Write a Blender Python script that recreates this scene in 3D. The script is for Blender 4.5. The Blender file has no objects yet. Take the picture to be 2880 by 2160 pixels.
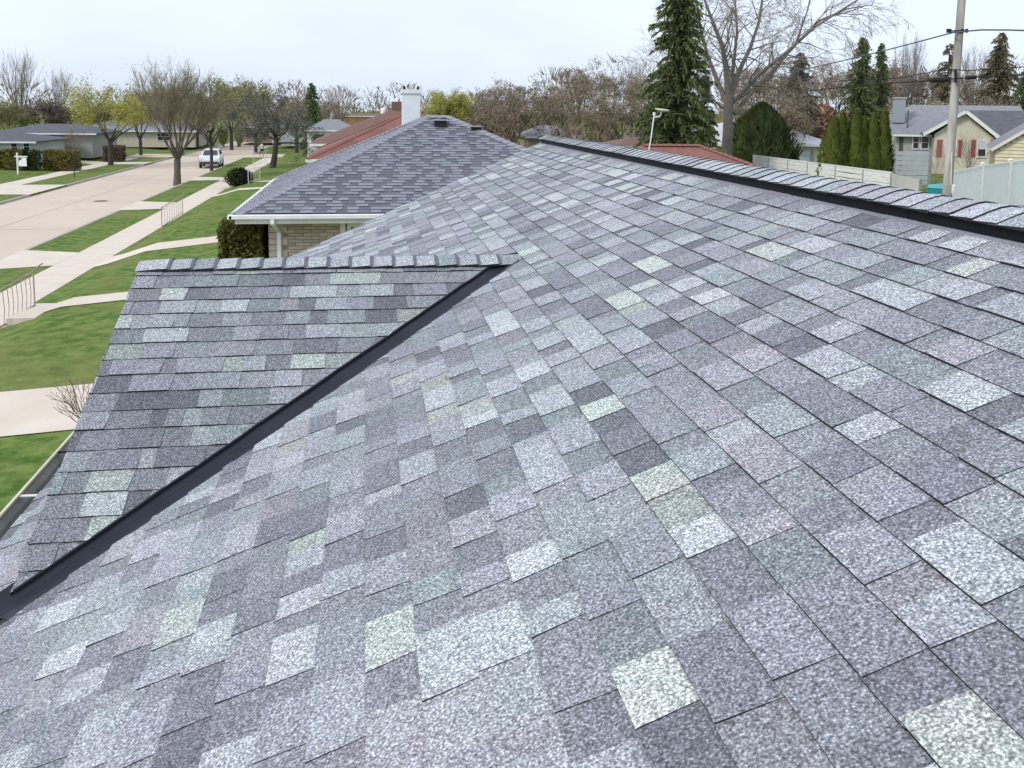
import bpy, bmesh, math, random
import numpy as np
from mathutils import Vector, Matrix

# ------------------------------------------------------------------ camera, sky, sun, exposure
scene = bpy.context.scene
ZC = 5.8                      # camera height above the street-side pavement
FOC, PITCH, YAW, ROLL, PY = 2566.17, 0.1208, 0.1604, 0.0123, 615.4

def cam_axes():
    cy, sy = math.cos(YAW), math.sin(YAW)
    f, r, u = Vector((sy, cy, 0)), Vector((cy, -sy, 0)), Vector((0, 0, 1))
    cp, sp = math.cos(PITCH), math.sin(PITCH)
    f2 = f*cp - u*sp; u2 = u*cp + f*sp
    cr, sr = math.cos(ROLL), math.sin(ROLL)
    return r*cr + u2*sr, u2*cr - r*sr, f2
CR, CU, CF = cam_axes()
cam_data = bpy.data.cameras.new('camera')
cam = bpy.data.objects.new('camera', cam_data)
scene.collection.objects.link(cam)
cam.matrix_world = Matrix(((CR.x, CU.x, -CF.x, 0), (CR.y, CU.y, -CF.y, 0), (CR.z, CU.z, -CF.z, ZC), (0, 0, 0, 1)))
cam_data.sensor_width = 36.0
cam_data.lens = FOC/2880*36.0
cam_data.shift_y = -(1080-PY)/2880
cam_data.clip_start = 0.05
cam_data.clip_end = 3000
scene.camera = cam

SUN_EL, SUN_AZ = math.radians(39), math.radians(-120)      # azimuth measured from +Y (along the street) towards +X
world = bpy.data.worlds.new('World'); scene.world = world
world.use_nodes = True
wn, wl = world.node_tree.nodes, world.node_tree.links
bg = wn['Background']
sky = wn.new('ShaderNodeTexSky'); sky.sky_type = 'NISHITA'; sky.sun_disc = False
sky.sun_elevation = SUN_EL; sky.sun_rotation = SUN_AZ
sky.air_density = 1.0; sky.dust_density = 4.0; sky.ozone_density = 1.0; sky.altitude = 200
wtc = wn.new('ShaderNodeTexCoord'); wmp = wn.new('ShaderNodeMapping'); wmp.inputs['Scale'].default_value = (1.0, 1.0, 2.6)
wno = wn.new('ShaderNodeTexNoise'); wno.inputs['Scale'].default_value = 2.2; wno.inputs['Detail'].default_value = 5; wno.inputs['Roughness'].default_value = .55
wrp = wn.new('ShaderNodeMapRange'); wrp.inputs['From Min'].default_value = .3; wrp.inputs['From Max'].default_value = .7
wrp.inputs['To Min'].default_value = .70; wrp.inputs['To Max'].default_value = .92
wmx = wn.new('ShaderNodeMixRGB'); wmx.inputs['Color2'].default_value = (6.9, 7.75, 9.1, 1)
wl.new(wtc.outputs['Generated'], wmp.inputs['Vector']); wl.new(wmp.outputs['Vector'], wno.inputs['Vector'])
wl.new(wno.outputs['Fac'], wrp.inputs['Value']); wl.new(wrp.outputs['Result'], wmx.inputs['Fac'])
wl.new(sky.outputs['Color'], wmx.inputs['Color1']); wl.new(wmx.outputs['Color'], bg.inputs['Color'])
bg.inputs['Strength'].default_value = 0.105

sun_data = bpy.data.lights.new('sun', 'SUN'); sun_data.energy = 1.5; sun_data.angle = math.radians(12)
sun_data.color = (1.0, .96, .90)
sun = bpy.data.objects.new('sun', sun_data); scene.collection.objects.link(sun)
sun_dir = Vector((math.sin(SUN_AZ)*math.cos(SUN_EL), math.cos(SUN_AZ)*math.cos(SUN_EL), math.sin(SUN_EL)))
sun.rotation_euler = sun_dir.to_track_quat('Z', 'Y').to_euler()
sun.location = (0, 0, 60)

vs = scene.view_settings
vs.view_transform = 'Standard'; vs.look = 'None'; vs.exposure = 0.45; vs.gamma = 1.0; vs.use_curve_mapping = False

# ------------------------------------------------------------------ helpers
rng = random.Random(11)
def col(o): scene.collection.objects.link(o); return o
def ray(px, py):                       # direction for a pixel of a 2212-wide picture, unit depth along the lens axis
    x, y = px/.768, py/.768
    return CR*((x-1440)/FOC) - CU*((y-PY)/FOC) + CF
def at(px, py, depth): return ray(px, py)*depth + Vector((0, 0, ZC))
def at_y(px, py, Y): d = ray(px, py); return d*(Y/d.y) + Vector((0, 0, ZC))
def project(p):
    q = Vector(p) - Vector((0, 0, ZC)); d = q.dot(CF)
    if d < .05: return None
    return (1440+FOC*q.dot(CR)/d, PY-FOC*q.dot(CU)/d, d)

def tag(o, label=None, cat=None, group=None, kind=None):
    if label: o['label'] = label
    if cat: o['category'] = cat
    if group: o['group'] = group
    if kind: o['kind'] = kind
    return o
def thing(name, label, cat, loc=(0, 0, 0), rz=0.0, group=None):
    o = bpy.data.objects.new(name, None); col(o); o.location = loc; o.rotation_euler = (0, 0, rz)
    o.empty_display_size = .2
    return tag(o, label, cat, group)

class MB:
    """collects verts and faces for one mesh"""
    def __init__(s): s.v = []; s.f = []; s.m = []; s.c = []
    def face(s, idx, m=0): s.f.append(idx); s.m.append(m)
    def quad(s, a, b, c, d, m=0):
        n = len(s.v); s.v += [tuple(a), tuple(b), tuple(c), tuple(d)]; s.face((n, n+1, n+2, n+3), m)
    def tri(s, a, b, c, m=0):
        n = len(s.v); s.v += [tuple(a), tuple(b), tuple(c)]; s.face((n, n+1, n+2), m)
    def box(s, lo, hi, m=0, T=None):
        x0, y0, z0 = lo; x1, y1, z1 = hi
        P = [(x0,y0,z0),(x1,y0,z0),(x1,y1,z0),(x0,y1,z0),(x0,y0,z1),(x1,y0,z1),(x1,y1,z1),(x0,y1,z1)]
        if T is not None: P = [tuple(T @ Vector(p)) for p in P]
        n = len(s.v); s.v += P
        for q in ((0,3,2,1),(4,5,6,7),(0,1,5,4),(1,2,6,5),(2,3,7,6),(3,0,4,7)): s.face(tuple(n+i for i in q), m)
    def beam(s, a, b, w, h, m=0, up=(0, 0, 1)):
        a, b = Vector(a), Vector(b); d = (b-a).normalized(); u = Vector(up)
        sd = d.cross(u)
        if sd.length < 1e-4: sd = d.cross(Vector((1, 0, 0)))
        sd.normalize(); u = sd.cross(d).normalized()
        n = len(s.v)
        for p in (a, b):
            for i, j in ((-1,-1),(1,-1),(1,1),(-1,1)): s.v.append(tuple(p + sd*(w/2*i) + u*(h/2*j)))
        for q in ((0,1,2,3),(7,6,5,4),(0,4,5,1),(1,5,6,2),(2,6,7,3),(3,7,4,0)): s.face(tuple(n+i for i in q), m)
    def tube(s, pts, rad, sides=6, m=0, cap=True):
        pts = [Vector(p) for p in pts]; n0 = len(s.v); k = len(pts)
        for i, p in enumerate(pts):
            d = (pts[min(i+1, k-1)] - pts[max(i-1, 0)]).normalized()
            a = d.orthogonal() if abs(d.z) > .9 else d.cross(Vector((0, 0, 1)))
            a.normalize(); b = d.cross(a)
            r = rad[i] if isinstance(rad, (list, tuple)) else rad
            for j in range(sides):
                t = 2*math.pi*j/sides
                s.v.append(tuple(p + a*(r*math.cos(t)) + b*(r*math.sin(t))))
        for i in range(k-1):
            for j in range(sides):
                j2 = (j+1) % sides
                s.face((n0+i*sides+j, n0+i*sides+j2, n0+(i+1)*sides+j2, n0+(i+1)*sides+j), m)
        if cap:
            s.face(tuple(n0+j for j in reversed(range(sides))), m)
            s.face(tuple(n0+(k-1)*sides+j for j in range(sides)), m)
    def lathe(s, prof, c=(0, 0, 0), sides=16, m=0):
        c = Vector(c); n0 = len(s.v)
        for r, z in prof:
            for j in range(sides):
                t = 2*math.pi*j/sides; s.v.append((c.x+r*math.cos(t), c.y+r*math.sin(t), c.z+z))
        for i in range(len(prof)-1):
            for j in range(sides):
                j2 = (j+1) % sides
                s.face((n0+i*sides+j, n0+i*sides+j2, n0+(i+1)*sides+j2, n0+(i+1)*sides+j), m)
        s.face(tuple(n0+j for j in reversed(range(sides))), m)
        s.face(tuple(n0+(len(prof)-1)*sides+j for j in range(sides)), m)
    def build(s, name, mats, parent=None, smooth=False, loc=None):
        me = bpy.data.meshes.new(name); me.from_pydata(s.v, [], s.f)
        if not isinstance(mats, (list, tuple)): mats = [mats]
        for m in mats: me.materials.append(m)
        if len(mats) > 1: me.polygons.foreach_set('material_index', s.m)
        if s.c:
            at_ = me.attributes.new('Col', 'FLOAT_COLOR', 'FACE')
            at_.data.foreach_set('color', [x for c in s.c for x in (c[0], c[1], c[2], 1.0)])
        if smooth: me.polygons.foreach_set('use_smooth', [True]*len(me.polygons))
        me.update()
        o = bpy.data.objects.new(name, me); col(o)
        if parent is not None: o.parent = parent
        if loc is not None: o.location = loc
        return o
def bevel(o, w, seg=2):
    b = o.modifiers.new('bevel', 'BEVEL'); b.width = w; b.segments = seg; b.limit_method = 'ANGLE'; b.angle_limit = .6
    return o
def copy_tree(o, parent=None):
    c = o.copy(); col(c); c.parent = parent
    for ch in list(o.children): copy_tree(ch, c)
    return c

# ------------------------------------------------------------------ materials
MATS = {}
def mat(name, c, rough=.8, c2=None, scale=8.0, detail=4, bump=0.0, bscale=None, metal=0.0, spec=.35, lo=.35, hi=.65, stretch=None, c3=None, scale3=1.0, coords='Object', trans=0.0):
    if name in MATS: return MATS[name]
    m = bpy.data.materials.new(name); m.use_nodes = True; MATS[name] = m
    n, l = m.node_tree.nodes, m.node_tree.links
    b = n['Principled BSDF']
    b.inputs['Roughness'].default_value = rough; b.inputs['Metallic'].default_value = metal
    b.inputs['Specular IOR Level'].default_value = spec
    b.inputs['Base Color'].default_value = (*c, 1)
    if trans: b.inputs['Transmission Weight'].default_value = trans
    tc = n.new('ShaderNodeTexCoord'); vec = tc.outputs[coords]
    if coords == 'Position':
        pass
    if stretch:
        mp = n.new('ShaderNodeMapping'); mp.inputs['Scale'].default_value = stretch; l.new(vec, mp.inputs['Vector']); vec = mp.outputs['Vector']
    out = None
    if c2:
        no = n.new('ShaderNodeTexNoise'); no.inputs['Scale'].default_value = scale; no.inputs['Detail'].default_value = detail; no.inputs['Roughness'].default_value = .6
        l.new(vec, no.inputs['Vector'])
        r = n.new('ShaderNodeMapRange'); r.inputs['From Min'].default_value = lo; r.inputs['From Max'].default_value = hi
        l.new(no.outputs['Fac'], r.inputs['Value'])
        mx = n.new('ShaderNodeMixRGB'); mx.inputs['Color1'].default_value = (*c, 1); mx.inputs['Color2'].default_value = (*c2, 1)
        l.new(r.outputs['Result'], mx.inputs['Fac']); out = mx.outputs['Color']
        if c3:
            no3 = n.new('ShaderNodeTexNoise'); no3.inputs['Scale'].default_value = scale3; no3.inputs['Detail'].default_value = 3
            l.new(vec, no3.inputs['Vector'])
            r3 = n.new('ShaderNodeMapRange'); r3.inputs['From Min'].default_value = .45; r3.inputs['From Max'].default_value = .7
            l.new(no3.outputs['Fac'], r3.inputs['Value'])
            mx3 = n.new('ShaderNodeMixRGB'); mx3.inputs['Color2'].default_value = (*c3, 1)
            l.new(r3.outputs['Result'], mx3.inputs['Fac']); l.new(out, mx3.inputs['Color1']); out = mx3.outputs['Color']
        l.new(out, b.inputs['Base Color'])
    if bump:
        nb = n.new('ShaderNodeTexNoise'); nb.inputs['Scale'].default_value = bscale or scale*3; nb.inputs['Detail'].default_value = 4
        l.new(vec, nb.inputs['Vector'])
        bp = n.new('ShaderNodeBump'); bp.inputs['Strength'].default_value = bump; bp.inputs['Distance'].default_value = .02
        l.new(nb.outputs['Fac'], bp.inputs['Height']); l.new(bp.outputs['Normal'], b.inputs['Normal'])
    return m

def shingle_material():
    m = bpy.data.materials.new('granule_shingle'); m.use_nodes = True
    n, l = m.node_tree.nodes, m.node_tree.links; b = n['Principled BSDF']
    b.inputs['Roughness'].default_value = .82; b.inputs['Specular IOR Level'].default_value = .32
    at_ = n.new('ShaderNodeAttribute'); at_.attribute_name = 'Col'
    g = n.new('ShaderNodeNewGeometry')
    def noise(scale, det, rough=.6):
        t = n.new('ShaderNodeTexNoise'); t.inputs['Scale'].default_value = scale; t.inputs['Detail'].default_value = det; t.inputs['Roughness'].default_value = rough
        l.new(g.outputs['Position'], t.inputs['Vector']); return t
    def rng_(sock, a, c, d, e):
        r = n.new('ShaderNodeMapRange'); r.inputs['From Min'].default_value = a; r.inputs['From Max'].default_value = c
        r.inputs['To Min'].default_value = d; r.inputs['To Max'].default_value = e; l.new(sock, r.inputs['Value']); return r.outputs['Result']
    def mul(a, c, f=1.0):
        x = n.new('ShaderNodeMixRGB'); x.blend_type = 'MULTIPLY'; x.inputs['Fac'].default_value = f; l.new(a, x.inputs['Color1']); l.new(c, x.inputs['Color2']); return x.outputs['Color']
    n1 = noise(135, 2, .8); n2 = noise(45, 3); n3 = noise(2.3, 3)
    v = n.new('ShaderNodeTexVoronoi'); v.inputs['Scale'].default_value = 135; l.new(g.outputs['Position'], v.inputs['Vector'])
    c = mul(at_.outputs['Color'], rng_(n1.outputs['Fac'], .36, .64, .42, 1.56))
    c = mul(c, rng_(v.outputs['Distance'], .05, .62, 1.62, .66))
    c = mul(c, rng_(n2.outputs['Fac'], .3, .7, .78, 1.20))
    # faint lavender / sea-green drift over the whole roof
    mx = n.new('ShaderNodeMixRGB'); mx.inputs['Color1'].default_value = (1.02, .985, 1.03, 1); mx.inputs['Color2'].default_value = (.975, 1.02, 1.01, 1)
    l.new(rng_(n3.outputs['Fac'], .38, .62, 0, 1), mx.inputs['Fac'])
    c = mul(c, mx.outputs['Color'])
    # single pale granules
    v2 = n.new('ShaderNodeTexVoronoi'); v2.inputs['Scale'].default_value = 60; l.new(g.outputs['Position'], v2.inputs['Vector'])
    sp = rng_(v2.outputs['Distance'], .07, .11, 1, 0)
    ms = n.new('ShaderNodeMixRGB'); ms.inputs['Color2'].default_value = (.62, .64, .68, 1); l.new(c, ms.inputs['Color1'])
    k = n.new('ShaderNodeMath'); k.operation = 'MULTIPLY'; k.inputs[1].default_value = .55; l.new(sp, k.inputs[0]); l.new(k.outputs[0], ms.inputs['Fac'])
    l.new(ms.outputs['Color'], b.inputs['Base Color'])
    bp = n.new('ShaderNodeBump'); bp.inputs['Strength'].default_value = .55; bp.inputs['Distance'].default_value = .004
    l.new(n1.outputs['Fac'], bp.inputs['Height']); l.new(bp.outputs['Normal'], b.inputs['Normal'])
    return m
M_SH = shingle_material()
M_EDGE = mat('asphalt_edge_shadow', (.018, .019, .024), .9)  # black cut asphalt, also painting in the shadow line under each course
M_DECK = mat('roof_deck', (.035, .035, .04), .95)
M_FLASH = mat('valley_metal', (.009, .010, .017), .40, c2=(.016, .018, .028), scale=5, spec=.3)
M_VENT = mat('vent_black', (.004, .005, .009), .6, spec=.15)
M_WHITE = mat('white_paint', (.78, .78, .77), .5, c2=(.68, .68, .67), scale=3)
M_CREAM = mat('cream_metal', (.66, .64, .50), .45, c2=(.55, .53, .42), scale=4)
M_GUT = mat('gutter_inside', (.30, .305, .30), .6, c2=(.20, .20, .19), scale=6)
M_WALL = mat('own_wall', (.55, .52, .46), .85, c2=(.48, .45, .40), scale=4)
M_GRASS = mat('lawn', (.062, .120, .022), .95, c2=(.170, .225, .060), scale=2.6, detail=10, bump=1.0, bscale=14, c3=(.185, .19, .065), scale3=.35, spec=.08, lo=.38, hi=.62)
M_CONC = mat('concrete', (.585, .475, .375), .9, c2=(.62, .52, .42), scale=.6, detail=8, bump=.15, bscale=30, c3=(.53, .445, .365), scale3=.15, spec=.2)
M_WALK = mat('walk_concrete', (.61, .52, .425), .9, c2=(.68, .60, .51), scale=.8, detail=8, bump=.15, bscale=30, spec=.2)
M_KERB = mat('kerb_concrete', (.36, .34, .30), .9, c2=(.45, .42, .38), scale=1.2, detail=6)
M_GLASS = mat('window_glass', (.02, .025, .03), .08, spec=.8)
M_GREY = mat('grey_paint', (.30, .32, .34), .7, c2=(.36, .38, .40), scale=3)
# ------------------------------------------------------------------ ground, street, pavements
def gz(x, y=0):
    pts = [(-400, 1.0), (-60, .6), (-32, .32), (-26.2, .04), (-25.6, -.012), (-9.55, -.012), (-9.2, .05), (-8.0, .40), (-2, .74), (10, .98), (24, 1.25), (60, 1.6), (400, 2.5)]
    for (x0, z0), (x1, z1) in zip(pts, pts[1:]):
        if x0 <= x <= x1: return z0 + (z1-z0)*(x-x0)/(x1-x0)
    return 0
def ground_sheet():
    xs = [-700, -400, -250, -160, -100, -60, -45, -32, -28, -26.2, -25.6, -23, -20.96, -20.94, -13.36, -13.34, -11, -9.55, -9.2, -8.6, -8.0, -6, -4, -2, 1, 5, 10, 17, 24, 35, 60, 100, 160, 250, 400, 700]
    ys = [-200, -60, -20, 0, 10, 20, 30, 40, 50, 60, 75, 90, 103, 112, 130, 160, 200, 300, 500, 900]
    m = MB(); r = random.Random(3)
    for y in ys:
        for x in xs:
            z = gz(max(-400, min(400, x)))
            if -20.95 < x < -13.35: z = -.30
            elif 12 < x < 60: z += r.uniform(-.03, .03)
            m.v.append((x, y, z))
    n = len(xs)
    for j in range(len(ys)-1):
        for i in range(n-1): m.face((j*n+i, j*n+i+1, (j+1)*n+i+1, (j+1)*n+i))
    return m.build('ground', M_GRASS)
tag(ground_sheet(), kind='structure')

m = MB()
ys = list(range(-60, 261, 8))
for a, b_ in zip(ys, ys[1:]): m.quad((-20.945, a, -.13), (-13.355, a, -.13), (-13.355, b_, -.13), (-20.945, b_, -.13))
m.quad((-120, 104.2, .012), (-20.945, 104.2, .012), (-20.945, 111.5, .012), (-120, 111.5, .012))
m.quad((-13.355, 104.2, .012), (60, 104.2, .62), (60, 111.5, .62), (-13.355, 111.5, .012))
tag(m.build('road', M_CONC), kind='structure')
# tar joints on the road
m = MB(); r = random.Random(5)
for i in range(9):
    y0 = 20+i*8.5
    m.quad((-20.9, y0, -.126), (-13.4, y0, -.126), (-13.4, y0+.035, -.126), (-20.9, y0+.035, -.126))
m.quad((-17.2, 0, -.1255), (-17.15, 0, -.1255), (-17.15, 104, -.1255), (-17.2, 104, -.1255))
tag(m.build('road_joint', mat('tar_joint', (.36, .32, .28), .9)), kind='structure')

def kerb(x0, x1, runs):
    m = MB()
    for a, b_ in runs: m.box((x0, a, -.3), (x1, b_, .0))
    return tag(m.build('kerb', M_KERB), kind='structure')
RUNS_R = [(-40, 33.6), (38.2, 52.2), (57.0, 72.5), (76.2, 103.2), (112.5, 240)]
RUNS_L = [(-40, 61.5), (69.0, 92.0), (96, 103.2), (112.5, 240)]
kerb(-13.36, -13.20, RUNS_R); kerb(-21.10, -20.94, RUNS_L)

# pavements: slab by slab
def slabs(name, x0, x1, y0, y1, step, z=.0):
    root = MB()
    base = root.box((x0, y0, -.2), (x1, y1, z-.006)); o = root.build(name, mat('walk_joint', (.30, .28, .25), .95))
    tag(o, kind='structure')
    me = None; k = 0; y = y0
    r = random.Random(9)
    while y < y1-.2:
        if me is None:
            b = MB(); b.box((x0+.004, .006, -.05), (x1-.004, step-.006, 0)); s = b.build('paving_slab', M_WALK, o); me = s.data
        else:
            s = bpy.data.objects.new('paving_slab', me); col(s); s.parent = o
        s.location = (0, y, z+r.uniform(-.003, .004)); y += step
    return o
slabs('pavement', -11.05, -9.55, 4, 103.6, 1.5)
slabs('pavement', -25.55, -24.0, 40, 103.6, 1.55)

# aprons, drives and front walks (each a flat concrete sheet following the lawn)
def strip_x(name, y0a, y1a, y0b, y1b, xa, xb, material=M_WALK, dz=.02):
    m = MB(); n = 90
    P = []
    for i in range(n+1):
        t = i/n; x = xa+(xb-xa)*t
        z = gz(x)+dz if x > -9.6 or x < -25.5 else .004
        P.append(((x, y0a+(y0b-y0a)*t, z), (x, y1a+(y1b-y1a)*t, z)))
    for (a, b_), (c, d) in zip(P, P[1:]): m.quad(a, c, d, b_)
    o = m.build(name, material); return tag(o, kind='structure')
strip_x('driveway_apron', 33.6, 38.2, 34.4, 37.4, -13.36, -11.05)
strip_x('driveway_apron', 52.2, 57.0, 52.9, 56.3, -13.36, -11.05)
strip_x('driveway_apron', 72.5, 76.2, 73.0, 75.8, -13.36, -11.05)
strip_x('front_walk', 14.9, 17.5, 15.1, 17.7, -9.56, -1.0)
strip_x('front_walk', 25.0, 26.3, 26.6, 27.7, -9.56, -2.2)
strip_x('front_walk', 34.0, 36.3, 37.6, 39.3, -9.56, -2.5, dz=.015)
strip_x('front_walk', 59.5, 61.0, 60.0, 61.2, -9.56, -2.2)
strip_x('front_walk', 65.2, 66.4, 66.0, 67.0, -9.56, -2.2)
strip_x('driveway', 61.5, 69.0, 63.0, 68.0, -20.95, -40, dz=.02)
strip_x('driveway', 92.0, 96.0, 92.5, 95.5, -20.95, -36, dz=.02)
# manhole
b = MB(); b.lathe([(.42, 0), (.42, .012), (.36, .016), (.0001, .016)], (-15.9, 58.5, -.128), 20)
tag(b.build('manhole_cover', mat('iron', (.10, .085, .07), .7, c2=(.16, .13, .1), scale=14)), 'round dark iron manhole cover set in the pale road', 'manhole')
# ------------------------------------------------------------------ own house: roof geometry
S = .4037; TH = math.atan(S); CT, ST = math.cos(TH), math.sin(TH)
EXP = .143; U0 = 2.5674; HC = 1.4414
XR = 2.52                                    # ridge
XE = -1.80                                   # eave
XG, YG, ZG = -1.425, 6.155, -1.0215          # gable end, gable ridge
XA = (ZG+HC)/S                               # where the gable ridge dies into the roof
def zmain(x): return ZC - HC + S*x
def yend(x): return 11.4 + .43*x             # far rake
NM = Vector((-ST, 0, CT)); NG = Vector((0, -ST, CT)); NF = Vector((0, ST, CT))
def P_main(a, b, h=0.0): return Vector((b*CT, a, ZC-HC+b*ST)) + NM*h          # a along Y, b up the slope
def P_gab(a, d, h=0.0): return Vector((a, YG-d*CT, ZC+ZG-d*ST)) + NG*h        # a along X, d down from the ridge
def P_gabf(a, d, h=0.0): return Vector((a, YG+d*CT, ZC+ZG-d*ST)) + NF*h

PALETTE = [((.328, .338, .362), 34), ((.270, .276, .300), 20), ((.380, .397, .413), 20), ((.445, .468, .474), 10),
           ((.208, .213, .235), 11), ((.445, .478, .448), 6), ((.330, .320, .340), 6), ((.302, .330, .338), 13)]
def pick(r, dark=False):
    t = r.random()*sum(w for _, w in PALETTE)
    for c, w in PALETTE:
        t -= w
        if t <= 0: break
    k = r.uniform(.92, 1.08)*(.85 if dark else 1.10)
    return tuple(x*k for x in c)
def clip(poly, f):
    """keep the part of the polygon where f(p) >= 0 (f linear)"""
    out = []
    for i, p in enumerate(poly):
        q = poly[(i+1) % len(poly)]; a, b = f(p), f(q)
        if a >= 0: out.append(p)
        if (a >= 0) != (b >= 0):
            t = a/(a-b); out.append((p[0]+(q[0]-p[0])*t, p[1]+(q[1]-p[1])*t))
    return out
def course_pieces(r, a0, a1, first, wmin=.09, wmax=.27):
    a = a0 - r.uniform(0, .3); raised = first
    while a < a1:
        w = r.uniform(wmin, wmax)*(1.0 if raised else .85)
        if r.random() < .12: w *= 1.35
        yield a, a+w, raised
        a += w
        if r.random() < .86: raised = not raised

pieces = []     # (face data in world space, colour, projected area, parent key)
def add_piece(poly, top, P, colr, key):
    """poly in plane coords; top(p) height of the upper surface"""
    V = [P(p[0], p[1], top(p)) for p in poly] + [P(p[0], p[1], -.004) for p in poly]
    n = len(poly)
    nrm = (V[1]-V[0]).cross(V[2]-V[0])
    up = P(0, 0, 1)-P(0, 0, 0)
    order = list(range(n)) if nrm.dot(up) > 0 else list(reversed(range(n)))
    faces = [tuple(order)]
    for i in range(n):
        a, b = order[i], order[(i+1) % n]; faces.append((a, a+n, b+n, b))
    ar = 0; pj = [project(V[i]) for i in order]
    if all(pj):
        inside = any(-60 < q[0] < 2940 and 0 < q[1] < 2220 for q in pj)
        if inside: ar = abs(sum(pj[i][0]*pj[(i+1) % n][1]-pj[(i+1) % n][0]*pj[i][1] for i in range(n)))/2
        if key == 'gable' : ar *= 1.0
    pieces.append((V, faces, colr, ar, key))

r = random.Random(21)
DV_M, DV_G = .150, .085
b_e = XE/CT
for k in range(0, 33):
    b0 = U0 - k*EXP
    if b0 < b_e: b0 = b_e
    L = EXP + .035
    x_mid = (b0+EXP/2)*CT
    if b0*CT > XR-.13: continue
    jb = r.uniform(-.002, .002)
    for a0, a1, raised in course_pieces(r, -2.2, 13.0, r.random() < .5):
        hb = r.uniform(.0105, .0125) if raised else r.uniform(.0072, .0086)
        ht = .0022 if raised else .0008
        s0, s1 = r.uniform(-.007, .007), r.uniform(-.007, .007)
        e0 = b0+jb+r.uniform(-.0015, .0015)-(0 if raised else .0)
        bt = min(b0+L, (XR-.10)/CT)
        if not raised: a0 -= .012; a1 += .012
        poly = [(a0+s0, e0), (a1+s1, e0), (a1-s1, bt), (a0-s0, bt)]
        yc = (a0+a1)/2
        poly = clip(poly, lambda p: yend(p[1]*CT)-p[0])
        if len(poly) < 3: continue
        xm = (b0+.5*EXP)*CT
        if b0*CT < XA and b0*CT > XG-.30:
            near = yc < YG
            xlo = b0*CT
            lim_near = YG-(XA-min(max(xm, XG), XA)); lim_far = YG+(XA-min(max(xm, XG), XA))
            if bt*CT < XG+.02: pass
            else:
                if lim_near+.1 < yc < lim_far-.1 and xm > XG+.1:
                    # fully under the gable?
                    if yc-lim_near > .25 and lim_far-yc > .25: continue
                if near: poly = clip(poly, lambda p: (YG-XA+p[1]*CT-DV_M)-p[0])
                else: poly = clip(poly, lambda p: p[0]-(YG+XA-p[1]*CT+DV_M))
                if len(poly) < 3: continue
        top = lambda p, hb=hb, ht=ht, e0=e0: hb+(ht-hb)*max(0, min(1, (p[1]-e0)/L))
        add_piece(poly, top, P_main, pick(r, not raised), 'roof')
# the gable, near and far slope
V0 = .0376
for P, key in ((P_gab, 'gable'), (P_gabf, 'gable_far')):
    for k in range(1, 21):
        d0 = V0+k*EXP; L = EXP+.035
        jb = r.uniform(-.0025, .0025)
        for a0, a1, raised in course_pieces(r, XG-.2, XA, r.random() < .5, .08, .26):
            hb = r.uniform(.0105, .013) if raised else r.uniform(.0075, .009)
            ht = .0022 if raised else .0008
            s0, s1 = r.uniform(-.007, .007), r.uniform(-.007, .007)
            e0 = d0+jb+r.uniform(-.002, .002); dt = max(d0-L, .01)
            if not raised: a0 -= .012; a1 += .012
            poly = [(a0+s0, e0), (a1+s1, e0), (a1-s1, dt), (a0-s0, dt)]
            jr = XG-.012+r.uniform(-.006, .006)
            poly = clip(poly, lambda p: p[0]-jr)
            if len(poly) < 3: continue
            poly = clip(poly, lambda p: (XA-DV_G-p[1]*CT)-p[0])
            if len(poly) < 3: continue
            top = lambda p, hb=hb, ht=ht, e0=e0: hb+(ht-hb)*max(0, min(1, (e0-p[1])/L))
            cc = pick(r, not raised); add_piece(poly, top, P, tuple(x*.82 for x in cc), key)  # gable tabs darkened: the shading of its slope is put into the colour

house = thing('shingled_house', 'nearest house whose grey architectural shingle roof with a small front gable fills the foreground', 'house', (2.2, 4, gz(2)))
def ch(mb, name, mats, parent, **kw):
    o = mb.build(name, mats, None, **kw); o.parent = parent; o.matrix_parent_inverse = Matrix.Identity(4)
    o.location = -Vector(root_loc(parent)); return o
def root_loc(p):
    v = Vector((0, 0, 0))
    while p is not None: v += p.location; p = p.parent
    return v
# decks
m = MB(); off = -.006
def dm(x, y, o=off): return P_main(y, x/CT, o)
m.quad(dm(XE, -2.4), dm(XR, -2.4), dm(XR, yend(XR)), dm(XE, yend(XE)))
XB = 2*XR-XE
def zb(x): return zmain(XR)-S*(x-XR)
m.quad((XR, -2.4, zb(XR)-.004), (XB, -2.4, zb(XB)), (XB, yend(XR), zb(XB)), (XR, yend(XR), zb(XR)-.004))
deck = ch(m, 'roof', M_DECK, house)
m = MB()
m.tri((XG, YG, ZC+ZG-.006), (XA, YG, ZC+ZG-.006), (XG, YG-(XA-XG), zmain(XG)-.006))
m.tri((XG, YG, ZC+ZG-.006), (XG, YG+(XA-XG), zmain(XG)-.006), (XA, YG, ZC+ZG-.006))
gdeck = ch(m, 'gable_roof', M_DECK, house)
# gable end wall and rake boards
m = MB()
gx = XG+.10
m.tri((gx, YG-(XA-gx), zmain(gx)), (gx, YG, ZC+ZG-.03), (gx, YG+(XA-gx), zmain(gx)))
ch(m, 'gable_wall', M_WALL, house)
for sgn in (-1, 1):
    m = MB()
    a = Vector((XG-.004, YG+sgn*.0, ZC+ZG-.075)); b_ = Vector((XG-.004, YG+sgn*(XA-XG), zmain(XG)-.075))
    m.beam(a, b_, .018, .13); ch(m, 'rake_board', M_WHITE, gdeck)

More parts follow.
